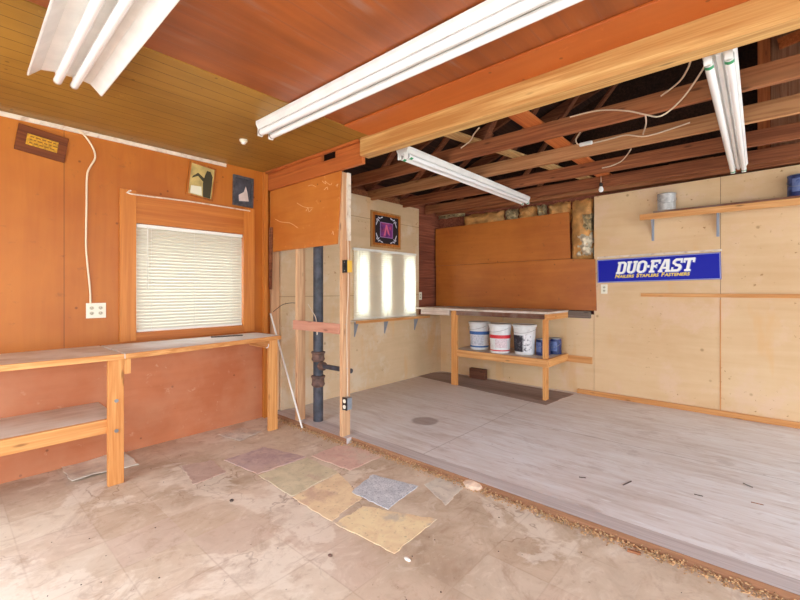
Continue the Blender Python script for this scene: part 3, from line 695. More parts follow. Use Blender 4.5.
l3.location = (a.x, a.y, 2.437); l3.rotation_euler = (0, 0, math.atan2(-(b.x - a.x), b.y - a.y)); l3.scale = (.92, 1, 1)
l4 = strip_light('fluorescent_light', 2.40, True, 'twin tube light under the joists at the attic post, above the blue can')
a, b = onZ(718, 52, 2.385), onZ(738, 166, 2.385)
l4.location = (a.x, a.y, 2.437); l4.rotation_euler = (0, 0, math.atan2(-(b.x - a.x), b.y - a.y))
# troffer with a wide folded reflector
e = empty('reflector_light', (0, 0, 0)); L = 1.24
s_ = .004
outer = [(-.16, -.085), (-.154, -.085), (-.105, -.036), (-.055, -.028), (.055, -.028), (.105, -.036), (.154, -.085), (.16, -.085), (.16, -.072), (.108, -.026), (.055, -.018), (-.055, -.018), (-.108, -.026), (-.16, -.072)]
obj('reflector', MB().prism([(x, 0, z) for x, z in outer], (0, L, 0)), M['white'], e)
obj('housing', MB().box(-.05, .05, .0, L, -.019, 0), M['white'], e, bev=.002)
for sx in (-.036, .036):
    t = obj('tube', MB().cyl((sx, .0, -.066), (sx, L - .02, -.066), .019, 20), M['tube'], e, smooth=True)
    for a, b in ((-.012, .002), (L - .022, L - .01)): obj('tube_cap', MB().cyl((sx, a, -.066), (sx, b, -.066), .0195, 20), M['tube_end'], t, smooth=True)
    for a, b in ((.022, .036), (L - .012, L)): obj('lamp_holder', MB().box(sx - .014, sx + .014, a, b, -.05, -.026), M['white'], e, bev=.002)
tag(e, 'wide white reflector light with two tubes under the yellow ceiling', 'ceiling light')
e.location = (-2.84, .475, ZC - .009); e.rotation_euler = (R(-2.2), 0, R(-91.9))

p = onZ(243.5, 140, ZC - .006)
e = empty('ceiling_rosette', p)
obj('rosette_base', MB().lathe([(.03, 0), (.03, -.012), (.022, -.018)], p, 20), M['plastic_ivory'], e, smooth=True)
obj('rosette_knob', MB().lathe([(.018, -.016), (.02, -.026), (.012, -.034)], p, 20), M['white'], e, smooth=True)
tag(e, 'small round ivory knob on the yellow ceiling', 'knob')

# ---------------------------------------------------------------- things on the orange wall
def wall_frame(X, quad):
    q = [onX(u, v, X) for u, v in quad]          # top-left, top-right, bottom-right, bottom-left
    c = sum(q, Vector()) / 4
    ex = ((q[1] - q[0]) + (q[2] - q[3])) / 2; ez = ((q[0] - q[3]) + (q[1] - q[2])) / 2
    return c, ex.length, ez.length, math.atan2(ex.z, ex.y)
def rect_ring(m, w, h, t, x0, x1):
    m.box(x0, x1, -w / 2, w / 2, h / 2 - t, h / 2).box(x0, x1, -w / 2, w / 2, -h / 2, -h / 2 + t).box(x0, x1, -w / 2, -w / 2 + t, -h / 2 + t, h / 2 - t).box(x0, x1, w / 2 - t, w / 2, -h / 2 + t, h / 2 - t); return m
def flat(m, pts, x, th=.0012): return m.prism([(x, a, b) for a, b in pts], (th, 0, 0))
def ell(cx, cy, rx, ry, n=20, rot=0):
    return [(cx + rx * math.cos(2 * math.pi * k / n) * math.cos(rot) - ry * math.sin(2 * math.pi * k / n) * math.sin(rot), cy + rx * math.cos(2 * math.pi * k / n) * math.sin(rot) + ry * math.sin(2 * math.pi * k / n) * math.cos(rot)) for k in range(n)]

c, w_, h_, an = wall_frame(XL + .002, [(18, 124), (68.6, 138.5), (64, 164), (14, 148)])
e = empty('wall_plaque', c); e.rotation_euler = (an, 0, 0)
obj('backing_board', MB().box(.001, .016, -w_ / 2, w_ / 2, -h_ / 2, h_ / 2), M['brown_frame'], e, bev=.003, world=False)
lw, lh = w_ * .62, h_ * .42
lb = obj('gold_plate', MB().box(.0162, .0185, -lw / 2, lw / 2, -lh / 2, lh / 2), M['gold_label'], e, world=False)
m = MB(); random.seed(3)
for r_ in (-.28, .02, .3):
    y = -lw * .4
    while y < lw * .36:
        k = random.uniform(.012, .03); m.box(.0187, .0192, y, y + k, lh * r_ - .004, lh * r_ + .004); y += k + .008
obj('faded_print', m, M['gold_dark'], lb, world=False)
tag(e, 'tilted brown wooden plaque with a gold plate on the orange wall', 'plaque')

c, w_, h_, an = wall_frame(XL + .002, [(190, 161), (216.7, 169.6), (211, 201.5), (185, 194)])
e = empty('picture_frame', c); e.rotation_euler = (an, 0, 0)
obj('frame', rect_ring(MB(), w_, h_, .014, 0, .02), M['gold_frame'], e, bev=.002, world=False)
obj('print', MB().box(.002, .010, -w_ / 2 + .013, w_ / 2 - .013, -h_ / 2 + .013, h_ / 2 - .013), M['art_yellow'], e, world=False)
m = MB(); a, b = w_, h_
flat(m, [(.12 * a, -.44 * b), (.40 * a, -.44 * b), (.40 * a, .22 * b), (.30 * a, .36 * b), (.16 * a, .36 * b), (.10 * a, .2 * b), (.06 * a, -.05 * b)], .0102)
flat(m, [(.12 * a, .1 * b), (-.16 * a, .22 * b), (-.34 * a, .08 * b), (-.36 * a, .02 * b), (-.15 * a, .13 * b), (.1 * a, -.02 * b)], .0102)
obj('dark_shape', m, M['art_dark'], e, world=False)
obj('pale_shape', flat(MB(), [(-.36 * a, -.42 * b), (.08 * a, -.42 * b), (.02 * a, -.16 * b), (-.36 * a, -.2 * b)], .0102), M['art_white'], e, world=False)
tag(e, 'tilted gilt framed yellow picture with a dark shape, above the window', 'picture', 'small pictures above the window')
c, w_, h_, an = wall_frame(XL + .002, [(232.8, 174), (253.4, 179.5), (252, 208), (232, 205)])
e = empty('picture_frame', c); e.rotation_euler = (an, 0, 0); a, b = w_, h_
obj('frame', rect_ring(MB(), w_, h_, .02, 0, .02), M['slate'], e, bev=.002, world=False)
obj('print', MB().box(.002, .010, -w_ / 2 + .018, w_ / 2 - .018, -h_ / 2 + .018, h_ / 2 - .018), M['slate_art'], e, world=False)
m = MB(); flat(m, [(-.2 * a, -.34 * b), (.28 * a, -.3 * b), (.2 * a, .0 * b), (.12 * a, .18 * b), (.02 * a, -.02 * b), (-.22 * a, -.14 * b)], .0102)
obj('pale_shape', m, M['slate_pale'], e, world=False)
tag(e, 'small slate grey framed picture with a pale shape near the corner', 'picture', 'small pictures above the window')

# outlet with its cord
def outlet(name, c, w, h, axis, cols, label):
    """axis 'X': plate on a wall facing +X; 'Y': plate on a wall facing -Y"""
    e = empty(name, c)
    obj('cover_plate', MB().box(.001, .007, -w / 2, w / 2, -h / 2, h / 2), M['plastic_ivory'], e, bev=.002, world=False)
    for cx in cols:
        for dz in (-.02, .02):
            s = obj('socket', MB().prism([(.0072, cx + x_, dz + z_) for x_, z_ in ell(0, 0, .015, .0135, 16)], (.0022, 0, 0)), M['socket'], e, world=False)
            obj('slots', MB().box(.0095, .0099, cx - .007, cx - .0045, dz - .004, dz + .005).box(.0095, .0099, cx + .0045, cx + .007, dz - .004, dz + .005).box(.0095, .0099, cx - .002, cx + .002, dz - .010, dz - .006), M['slot'], s, world=False)
    if axis == 'Y': e.rotation_euler = (0, 0, R(-90))
    return tag(e, label, 'outlet', 'wall outlets')
oc = onX(96, 310.5, XL); woc = outlet('wall_outlet', oc, .125, .115, 'X', (-.028, .028), 'ivory double outlet on a long cream cord, beside the cased window')
obj('cord', MB().tube([onX(78, 130, XL + .012), onX(85, 136, XL + .012), onX(93, 148, XL + .012), (onX(95, 158, XL + .012)), onX(90, 167, XL + .012), onX(87, 176, XL + .012), onX(86.5, 205, XL + .01), onX(86, 245, XL + .01), onX(87.5, 265, XL + .01), onX(90, 290, XL + .01), onX(90.5, 303.5, XL + .008)], .0065, 10, 5), M['cord'], woc, smooth=True)
outlet('wall_outlet', onY(604.3, 289, YB - .0005), .07, .11, 'Y', (0,), 'small ivory outlet just below the blue sign')
outlet('wall_outlet', onX(420, 296, -3.855), .075, .115, 'X', (0,), 'ivory outlet on the old red brown boards by the back corner')

# ---------------------------------------------------------------- front workbench
e = empty('workbench', (-3.5, .6, 0))
zt = .87
m = MB().prism([(XL + .001, -1.3, zt - .034), (-3.27, -1.3, zt - .034), (-3.265, .2, zt - .034), (-3.225, .48, zt - .034), (-3.235, .62, zt - .034), (-3.20, .835, zt - .034), (XL + .001, .835, zt - .034)], (0, 0, .034))
t1 = obj('worktop', m, M['ply_grey_x'], e, bev=.002)
obj('front_edge', MB().beam((-3.255, -1.3, zt - .018), (-3.25, .2, zt - .018), .02, .037).beam((-3.25, .2, zt - .018), (-3.205, .86, zt - .018), .02, .037), M['wood_y'], e, bev=.003)
t2 = obj('worktop', MB().prism([(XL + .045, .838, zt - .03), (-3.17, .838, zt - .03), (-3.36, 2.125, zt - .03), (XL + .045, 2.125, zt - .03)], (0, 0, .034)), M['ply_grey'], e, bev=.002)
obj('front_edge', MB().beam((-3.165, .84, zt - .014), (-3.355, 2.125, zt - .014), .02, .036), M['wood_y'], e, bev=.003)
def leg(x, y0, y1, z0, z1): return obj('leg', MB().box(x, x + .038, y0, y1, z0, z1), M['wood_z'], e, bev=.003)
lg = leg(-3.262, .755, .845, 0, zt - .036)
for z in (.36, .56): obj('bolt', MB().cyl((-3.224, .80, z), (-3.218, .80, z), .012, 12), M['tin'], lg, smooth=True)
leg(-3.425, 2.03, 2.115, 0, zt - .032); leg(-3.29, -1.25, -1.16, 0, zt - .036)
obj('end_rail', MB().box(XL + .022, -3.43, 2.055, 2.085, zt - .12, zt - .031), M['wood_x'], e, bev=.003)
obj('cleat', MB().box(-3.262, -3.224, .846, .885, zt - .14, zt - .032), M['wood_z'], e, bev=.003)
obj('shelf_board', MB().box(XL + .002, -3.30, -1.28, .83, .42, .438), M['ply_grey_x'], e, bev=.002)
obj('shelf_rail', MB().box(-3.298, -3.263, -1.28, .83, .345, .437), M['wood_y'], e, bev=.003)
obj('cup_hook', MB().tube([(-3.39, 2.02, .80), (-3.37, 2.01, .80), (-3.355, 2.0, .79), (-3.36, 1.995, .775), (-3.375, 1.99, .772)], .004), M['white'], e, smooth=True)
tag(e, 'long pine workbench with grey top and lower shelf, along the orange wall', 'workbench')
p = onZ(228, 340, zt + .004)
tag(obj('flat_bar', MB().beam((-3.66, 1.62, zt + .009), (-3.60, 1.88, zt + .009), .035, .008), M['chip_dark'], bev=.002), 'small dark flat bar lying on the front workbench', 'bar')

# ---------------------------------------------------------------- back workbench
e = empty('workbench', (-2.7, 4.85, ZR))
yf, yb_ = 4.53, YB - .004
obj('worktop', MB().box(XLB + .045, -1.80, yf, yb_, 1.022, 1.046), M['ply_grey_x'], e, bev=.002)
obj('front_apron', MB().box(-3.02, -1.84, yf + .002, yf + .04, .965, 1.021), M['apron_dark'], e, bev=.003)
obj('pale_apron', MB().box(-3.60, -3.125, yf - .012, yf + .03, .955, 1.021), M['white_board'], e, bev=.003)
obj('end_rail', MB().box(-1.838, -1.80, yf, yb_ - .02, .955, 1.021), M['wood_y'], e, bev=.003)
obj('leg', MB().box(-3.10, -3.012, yf + .005, yf + .043, ZR, 1.021), M['wood_z'], e, bev=.003)
obj('leg', MB().box(-1.878, -1.840, yf + .042, yf + .13, ZR, 1.021), M['wood_z'], e, bev=.003)
obj('shelf_rail', MB().box(-3.01, -1.80, yf + .003, yf + .04, .425, .512), M['wood_x'], e, bev=.003)
obj('side_rail', MB().box(-1.838, -1.80, yf + .042, yb_ - .02, .425, .512), M['wood_y'], e, bev=.003)
obj('shelf_board', MB().box(-3.09, -1.842, yf + .044, yb_ - .03, .493, .511), M['ply_grey_x'], e, bev=.002)
obj('wall_ledger', MB().box(-3.1, -1.525, YB - .022, YB - .001, .41, .492), M['wood_x'], e, bev=.002)
obj('wall_ledger', MB().box(-1.798, -1.54, YB - .04, YB - .001, .955, 1.04), M['ledger_grey'], e, bev=.003)
tag(e, 'pine workbench with buckets on its shelf, against the back wall', 'workbench')

def bucket(loc, h, r0, r1, band, label_m, seed, lid=True):
    e = empty('paint_bucket', (0, 0, 0))
    def R_(z): return r0 + (r1 - r0) * z / h
    obj('bucket_body', MB().lathe([(r0 - .006, 0), (r0, .006), (R_(h * .86), h * .86), (R_(h * .86) + .006, h * .865), (R_(h * .9) + .006, h * .885), (R_(h * .9) + .002, h * .89), (R_(h * .95) + .007, h * .95), (R_(h) + .006, h), (R_(h) - .004, h), (R_(h * .9) - .006, h * .9)], (0, 0, 0), 80), M['bucket'], e, smooth=True)
    if lid:
        obj('bucket_lid', MB().lathe([(r1 + .0115, h - .018), (r1 + .0115, h + .004), (r1 + .002, h + .007), (r1 - .012, h + .001), (.001, h + .001)], (0, 0, 0), 40), M['bucket_rim'], e, smooth=True)
    def shell(name, z0, z1, a0, a1, mat, off=.0022):
        n = max(4, round((a1 - a0) / 4.5)); vs = []
        for k in range(n + 1):
            a = R(a0 + (a1 - a0) * k / n)
            for z in (z0, z1): vs.append(((R_(z) + off) * math.cos(a), (R_(z) + off) * math.sin(a), z))
        return obj(name, MB().add(vs, [(2 * k, 2 * k + 2, 2 * k + 3, 2 * k + 1) for k in range(n)]), mat, e, smooth=True)
    for nm, z0, z1, a0, a1, mt in band: shell(nm, z0 * h, z1 * h, a0, a1, mt)
    hz = h * .88
    pts = []
    for k in range(13):
        a = R(-150 + 10 * k * 1.0); a = R(180 + 180 * k / 12)
        rr = r1 + .012
        pts.append((rr * math.cos(a), rr * math.sin(a) * 1.02, hz - .05 * math.sin(math.pi * k / 12)))
    obj('wire_handle', MB().tube(pts, .0022, 6, 2), M['tin'], e, smooth=True)
    e.location = loc; e.rotation_euler = (0, 0, R(seed)); return e
yb1 = 4.80
x1, x2, x3 = onY(479.5, 340, 4.80).x, onY(501.6, 340, 4.74).x, onY(524.6, 340, 4.80).x
A0, A1 = -170, 10
tag(bucket((x1, 4.80, .512), .355, .118, .133, [('blue_stripe', .56, .68, -180, 180, M['blue_band']), ('text_label', .18, .54, -100, -10, M['label_grey']), ('lower_stripe', .09, .15, -180, 180, M['blue_band'])], M['bucket'], -25), 'white paint bucket with a blue stripe, leftmost on the bench shelf', 'bucket', 'buckets on the bench shelf')
tag(bucket((x2, 4.70, .512), .355, .118, .133, [('red_stripe', .52, .64, -180, 180, M['red_band']), ('text_label', .2, .5, -70, 0, M['label_pink']), ('lower_stripe', .08, .12, -180, 180, M['red_band'])], M['bucket'], -20), 'white paint bucket with a red stripe on the bench shelf', 'bucket', 'buckets on the bench shelf')
tag(bucket((x3, 4.80, .512), .355, .118, .133, [('black_label', .10, .66, -160, -72, M['label_black']), ('white_label', .08, .7, -76, -25, M['label_white'])], M['bucket'], 0), 'white bucket with black lettered label, right of the red striped bucket', 'bucket', 'buckets on the bench shelf')

def can(name, loc, r, h, body, lab, rot):
    e = empty(name, (0, 0, 0))
    obj('can_body', MB().lathe([(r - .002, 0), (r + .002, .002), (r + .002, .007), (r, .009), (r, h - .01), (r + .0025, h - .008), (r + .0025, h)], (0, 0, 0), 32), body, e, smooth=True)
    obj('can_lid', MB().lathe([(r + .003, h - .004), (r + .003, h + .003), (r - .008, h + .003), (r - .010, h - .003), (.001, h - .003)], (0, 0, 0), 32), M['tin'], e, smooth=True)
    if lab is not None:
        n = 14; vs = []
        for k in range(n + 1):
            a = R(-115 + 70 * k / n)
            for z in (.2 * h, .82 * h): vs.append(((r + .0008) * math.cos(a), (r + .0008) * math.sin(a), z))
        obj('can_label', MB().add(vs, [(2 * k, 2 * k + 2, 2 * k + 3, 2 * k + 1) for k in range(n)]), lab, e, smooth=True)
    obj('wire_handle', MB().tube([((r + .004) * math.cos(R(180 + 15 * k)), (r + .006) * math.sin(R(180 + 15 * k)), h * .75 - .06 * math.sin(R(15 * k))) for k in range(13)], .0016, 6, 2), M['tin'], e, smooth=True)
    e.location = loc; e.rotation_euler = (0, 0, R(rot)); return e
k1, k2 = onY(541.5, 345, 4.86), onY(554.5, 345, 4.90)
tag(can('paint_can', (k1.x + .02, 4.862, .512), .081, .19, M['blue_can'], M['blue_label'], -40), 'dark blue paint can on the bench shelf, half hidden by the bench leg', 'paint can', 'paint cans')
tag(can('paint_can', (-1.92, 5.055, .512), .076, .19, M['blue_can'], M['blue_label'], -5), 'dark blue paint can at the far right end of the bench shelf', 'paint can', 'paint cans')
p = onZ(476.5, 379.5, ZR)
tag(obj('wood_block', MB().box(p.x - .13, p.x + .12, 5.04, 5.11, ZR, ZR + .145), M['block'], bev=.004), 'brown wooden block standing on the floor below the back workbench', 'block')

# ---------------------------------------------------------------- back wall: boards, insulation, sign, shelf
def board_quad(name, quad, Y, th, mat, label, clampx=None):
    q = [onY(u, v, Y) for u, v in quad]
    if clampx is not None:
        for p in q: p.x = max(p.x, clampx); p.z = max(p.z, 1.049)
    tag(obj(name, MB().prism(q, (0, th, 0)), mat, org=(0, 0, 0)), label, 'board', 'orange plywood boards on the back wall')
YO = YB - .014
board_quad('plywood_board', [(433, 229.5), (569, 211.8), (570.3, 258.4), (433, 266.2)], YO - .012, .012, M['ply_orange'], 'upper orange plywood board on the back wall', -3.83)
board_quad('plywood_board', [(433, 266.5), (570.3, 258.9), (595, 259.1), (596.5, 317.3), (565, 314), (431, 312)], YO, .012, M['ply_orange'], 'lower orange plywood board on the back wall, above the bench', -3.83)

def batt(u0, v0, u1, v1, depth, mat, label, cat='insulation', seed=1, amp=.02, Y=YB + .01, parent=None):
    random.seed(seed)
    a = onY(u0, v1, Y); b = onY(u1, v0, Y)
    b.z = min(b.z, 2.408 if parent is None else 9)
    nx, nz = 14, 12; vs = []; ph = [random.uniform(0, 6.28) for _ in range(6)]
    for j in range(nz + 1):
        for i in range(nx + 1):
            s, t = i / nx, j / nz
            ed = min(s, 1 - s, t, 1 - t) * 2
            d = depth * (1 - (1 - min(1, ed * 2.4)) ** 2) + amp * (math.sin(9 * s + ph[0] + 3 * t) * .5 + math.sin(17 * t + 5 * s + ph[1]) * .4 + random.uniform(-.5, .5) * .6) * min(1, ed * 5)
            vs.append((a.x + (b.x - a.x) * s + random.uniform(-.01, .01), Y + .07 - d, a.z + (b.z - a.z) * t + random.uniform(-.012, .012)))
    n = len(vs); vs += [(x, Y + .085, z) for x, y, z in vs]
    W = nx + 1; fs = []
    for j in range(nz):
        for i in range(nx):
            k = j * W + i; fs.append((k, k + 1, k + W + 1, k + W)); fs.append((n + k, n + k + W, n + k + W + 1, n + k + 1))
    for i in range(nx): fs += [(i, n + i, n + i + 1, i + 1), (nz * W + i, nz * W + i + 1, n + nz * W + i + 1, n + nz * W + i)]
    for j in range(nz): fs += [(j * W, (j + 1) * W, n + (j + 1) * W, n + j * W), (j * W + nx, n + j * W + nx, n + (j + 1) * W + nx, (j + 1) * W + nx)]
    if parent is not None:
        p_ = obj('torn_wool', MB().add(vs, fs), mat, parent, smooth=True); p_['label'] = label; return p_
    return tag(obj('insulation_batt', MB().add(vs, fs), mat, smooth=True), label, cat, 'insulation batts at the head of the back wall')
batt(462, 206, 501.5, 232, .06, M['kraft'], 'leftmost kraft faced insulation batt above the orange boards', seed=2)
batt(503.5, 203, 515.5, 226, .07, M['fluff'], 'grey woolly insulation tuft between two kraft faced batts', seed=3, amp=.035)
batt(517.5, 202, 534.5, 222, .06, M['kraft'], 'short kraft faced insulation batt right of the grey tuft', seed=4)
batt(536.5, 200, 545, 222, .07, M['fluff'], 'narrow grey insulation tuft left of the tall kraft batts', seed=5, amp=.035)
batt(547, 196, 569, 224, .06, M['kraft'], 'wide kraft faced insulation batt, above the right end of the orange board', seed=6)
tall = batt(570.2, 194, 592, 260, .085, M['kraft'], 'tall kraft faced insulation batt beside the tan plywood sheet', seed=7)
batt(576, 231, 592, 257, .10, M['fluff_white'], 'pale torn wool', seed=8, amp=.045, parent=tall)
batt(582, 212, 592, 232, .095, M['fluff'], 'brown torn wool', seed=9, amp=.04, parent=tall)
q = onX(422, 212, -3.84); random.seed(12)
batt(436, 205, 462, 214, .05, M['fluff'], 'dusty insulation scraps at the head of the back corner', seed=13, amp=.03)
random.seed(11)

# sign
q = [onY(597.3, 260, YB - .014), onY(721, 252, YB - .014), onY(721, 279.2, YB - .014), onY(597.3, 283, YB - .014)]
c = sum(q, Vector()) / 4; sw = ((q[1] - q[0]).length + (q[2] - q[3]).length) / 2; sh = ((q[0] - q[3]).length + (q[1] - q[2]).length) / 2
ang = math.atan2((q[1] - q[0]).z + (q[2] - q[3]).z, (q[1] - q[0]).x + (q[2] - q[3]).x)
sg = empty('advertising_sign', (c.x, YB - .001, c.z)); sg.rotation_euler = (0, -ang, 0)
obj('sign_panel', MB().box(-sw / 2, sw / 2, -.012, 0, -sh / 2, sh / 2), M['sign_blue'], sg, bev=.002, world=False)
m = MB(); t = .006
m.box(-sw / 2 + .004, sw / 2 - .004, -.0128, -.012, sh / 2 - .004 - t, sh / 2 - .004).box(-sw / 2 + .004, sw / 2 - .004, -.0128, -.012, -sh / 2 + .004, -sh / 2 + .004 + t).box(-sw / 2 + .004, -sw / 2 + .004 + t, -.0128, -.012, -sh / 2 + .012, sh / 2 - .012).box(sw / 2 - .004 - t, sw / 2 - .004, -.0128, -.012, -sh / 2 + .012, sh / 2 - .012)
obj('border_line', m, M['sign_edge'], sg, world=False)
# heavy slanted slab-serif capitals, drawn stroke by stroke (unit height 1)
SHEAR = .26
def glyphs():
    G = {}
    k, s = .235, .15      # stem and slab widths
    def rect(x0, x1, z0, z1): return [(x0, z0), (x1, z0), (x1, z1), (x0, z1)]
    def arc(cx, cz, rx, rz, a0, a1, n=10): return [(cx + rx * math.cos(R(a0 + (a1 - a0) * i / n)), cz + rz * math.sin(R(a0 + (a1 - a0) * i / n))) for i in range(n + 1)]
    def band(outer, inner):   # list of quads between two equally long paths
        return [[outer[i], outer[i + 1], inner[i + 1], inner[i]] for i in range(len(outer) - 1)]
    G['D'] = (.86, [rect(0, .44, 0, s), rect(0, .44, 1 - s, 1), rect(.08, .08 + k, s, 1 - s)] + band([(.44, 0)] + arc(.54, .28, .32, .28, -90, 0) + arc(.54, .72, .32, .28, 0, 90) + [(.44, 1)], [(.44, s)] + arc(.52, .28, .10, .13, -90, 0) + arc(.52, .72, .10, .13, 0, 90) + [(.44, 1 - s)]))
    G['U'] = (.92, [rect(0, .40, 1 - s, 1), rect(.56, .94, 1 - s, 1), rect(.08, .08 + k, .3, 1 - s), rect(.63, .63 + k, .3, 1 - s)] + band(arc(.4725, .3, .3925, .3, 180, 360, 16), arc(.4725, .3, .1575, .13, 180, 360, 16)))
    G['O'] = (.86, band(arc(.43, .7, .43, .3, 0, 180, 16) + arc(.43, .3, .43, .3, 180, 360, 16) + [(.86, .7)], arc(.43, .7, .19, .14, 0, 180, 16) + arc(.43, .3, .19, .14, 180, 360, 16) + [(.62, .7)]))
    G['.'] = (.20, [rect(0, .2, .42, .60)])
    G['F'] = (.80, [rect(0, .46, 0, s), rect(0, .84, 1 - s - .03, 1), rect(.08, .08 + k, s, 1 - s), rect(.3, .56, .42, .57), rect(.50, .60, .34, .66), rect(.70, .84, .68, 1)])
    G['A'] = (.98, [rect(-.06, .30, 0, s), rect(.54, 1.0, 0, s), [(.0, s), (.22, s), (.50, 1), (.30, 1)], [(.60, s), (.86, s), (.72, 1), (.42, 1)], rect(.2, .7, .26, .40), rect(.30, .72, .86, 1)])
    G['S'] = (.84, [rect(.0, .14, .0, .34), rect(.66, .80, .66, 1.0), rect(.12, .62, 0, .17), rect(.2, .7, .83, 1)] + band(arc(.34, .72, .34, .28, 90, 205, 10) + [(.40, .42), (.52, .36)], arc(.36, .71, .13, .13, 90, 205, 10) + [(.46, .58), (.62, .57)]) + band([(.30, .58), (.42, .55)] + arc(.48, .30, .34, .30, 60, -90, 10), [(.26, .42), (.38, .42)] + arc(.46, .30, .11, .13, 60, -90, 10)))
    G['T'] = (.84, [rect(0, .88, 1 - s - .03, 1), rect(0, .14, .66, 1), rect(.74, .88, .66, 1), rect(.325, .325 + k, s, 1 - s), rect(.2, .68, 0, s)])
    return G
G = glyphs()
def local(u, v):
    p = onY(u, v, YB - .014) - Vector((c.x, YB - .014, c.z))
    return p.x * math.cos(ang) + p.z * math.sin(ang), -p.x * math.sin(ang) + p.z * math.cos(ang)
tx0, tz0 = local(615.8, 274.0); tx1, _ = local(695, 258); _, tzt = local(618, 262.0)
hgt = tzt - tz0
word = 'DUO.FAST'; gap = .05
tot = sum(G[ch][0] for ch in word) + gap * (len(word) - 1) + SHEAR
sx = (tx1 - tx0) / tot
def lettering(sg, name, mat, y0, y1, grow, dx, dz):
    m = MB(); x = 0
    for ch in word:
        wdt, polys = G[ch]
        for pl in polys:
            yo = y0 - .00004 * (len(m.v) % 97)
            m.prism([(tx0 + (x + a + SHEAR * b) * sx + dx, yo, tz0 + b * hgt + dz) for a, b in pl], (0, y1 - yo, 0))
        x += wdt + gap
    return obj(name, m, mat, sg, world=False)
lettering(sg, 'lettering_shadow', M['sign_edge'], -.0127, -.0121, 0, .006, -.005)
lettering(sg, 'lettering', M['sign_white'], -.0160, -.0128, 0, 0, 0)
# line of small yellow capitals under the name
ux0, uz0 = local(614.8, 278.0); ux1, _ = local(690, 274); _, uzt = local(615, 274.6)
def text_mesh(txt, size):
    cu = bpy.data.curves.new('t', 'FONT'); cu.body = txt; cu.size = size; cu.shear = .25; cu.offset = size * .035; cu.extrude = .0004; cu.space_character = 1.05
    ob = bpy.data.objects.new('t', cu); COL.objects.link(ob)
    dg = bpy.context.evaluated_depsgraph_get(); me = bpy.data.meshes.new_from_object(ob.evaluated_get(dg))
    bpy.data.objects.remove(ob); return me
sh_ = (uzt - uz0)
parts = [('N', 1), ('AILERS ', .78), ('S', 1), ('TAPLERS ', .78), ('F', 1), ('ASTENERS', .78)]
xs = 0; coll = MB()
for txt, k in parts:
    me = text_mesh(txt, 1.45 * sh_ * k)
    vs = [v.co.copy() for v in me.vertices]; fs = [tuple(p.vertices) for p in me.polygons]
    wx = max(v.x for v in vs) if vs else 0
    coll.add([(xs + v.x, v.z, v.y) for v in vs], fs)
    xs += wx + (.45 * sh_ if txt.endswith(' ') else -.12 * sh_)
mx = max(v.x for v in coll.v); k = (ux1 - ux0) / mx
coll.v = [Vector((ux0 + v.x * k, -.0132 + v.y, uz0 + v.z)) for v in coll.v]
obj('small_lettering', coll, M['sign_yellow'], sg, world=False)
tag(sg, 'blue DUO-FAST sign with white slanted lettering on the tan back wall', 'sign')
a, b = onY(597.5, 257.8, YB), onY(722, 250, YB)
tag(obj('white_strip', MB().beam((a.x, YB - .005, a.z), (b.x, YB - .005, b.z), .008, .022), M['trim_white'], bev=.002), 'worn white strip just above the blue sign', 'strip')
a, b = onY(641, 296.5, YB), onY(800, 296.5, YB)
tag(obj('wall_batten', MB().box(a.x, XR - .02, YB - .016, YB - .0005, 1.22, 1.258), M['wood_x'], bev=.002), 'thin pine batten across the tan wall below the blue sign', 'batten')
xv = xs2
tag(obj('seam_bead', MB().box(xv - .004, xv + .004, YB - .004, YB - .0005, ZR + .06, 1.2), M['wood_z']), 'thin dark joint strip between the two tan sheets, below the batten', 'strip')

# wall shelf
sx0 = onY(640, 214, 5.05).x
e = empty('wall_shelf', (.3, 5.12, 1.85))
yfS = 5.03
obj('shelf_board', MB().box(sx0 + .12, 2.2, yfS + .022, YB - .001, 2.109, 2.130), M['apron_dark'], e, bev=.002)
obj('front_lip', MB().box(sx0, 2.2, yfS, yfS + .02, 2.045, 2.108), M['wood_x'], e, bev=.003)
for u in (653, 718):
    bx = onY(u, 225, YB).x
    b_ = obj('shelf_bracket', MB().box(bx - .012, bx + .012, YB - .006, YB - .001, 1.83, 2.09).box(bx - .012, bx + .012, YB - .14, YB - .006, 2.085, 2.091), M['bracket'], e)
    obj('bracket_web', MB().prism([(bx - .003, YB - .006, 1.86), (bx - .003, YB - .006, 2.085), (bx - .003, YB - .12, 2.085)], (.006, 0, 0)), M['bracket'], b_)
bx = .95
b_ = obj('shelf_bracket', MB().box(bx - .012, bx + .012, YB - .006, YB - .001, 1.83, 2.09).box(bx - .012, bx + .012, YB - .14, YB - .006, 2.085, 2.091), M['bracket'], e)
tag(e, 'long pine shelf on grey brackets high on the tan wall', 'shelf')
p = onY(666.5, 210, 5.12)
tag(can('paint_can', (p.x, 5.125, 2.131), .083, .175, M['can_silver'], None, 20), 'white spattered paint can on the high wall shelf, above the sign', 'paint can', 'paint cans')
p = onY(800, 195, 5.12)
tag(can('paint_can', (p.x, 5.125, 2.131), .083, .19, M['blue_can'], M['blue_label'], -15), 'dark blue paint can on the high wall shelf at the right edge', 'paint can', 'paint cans')

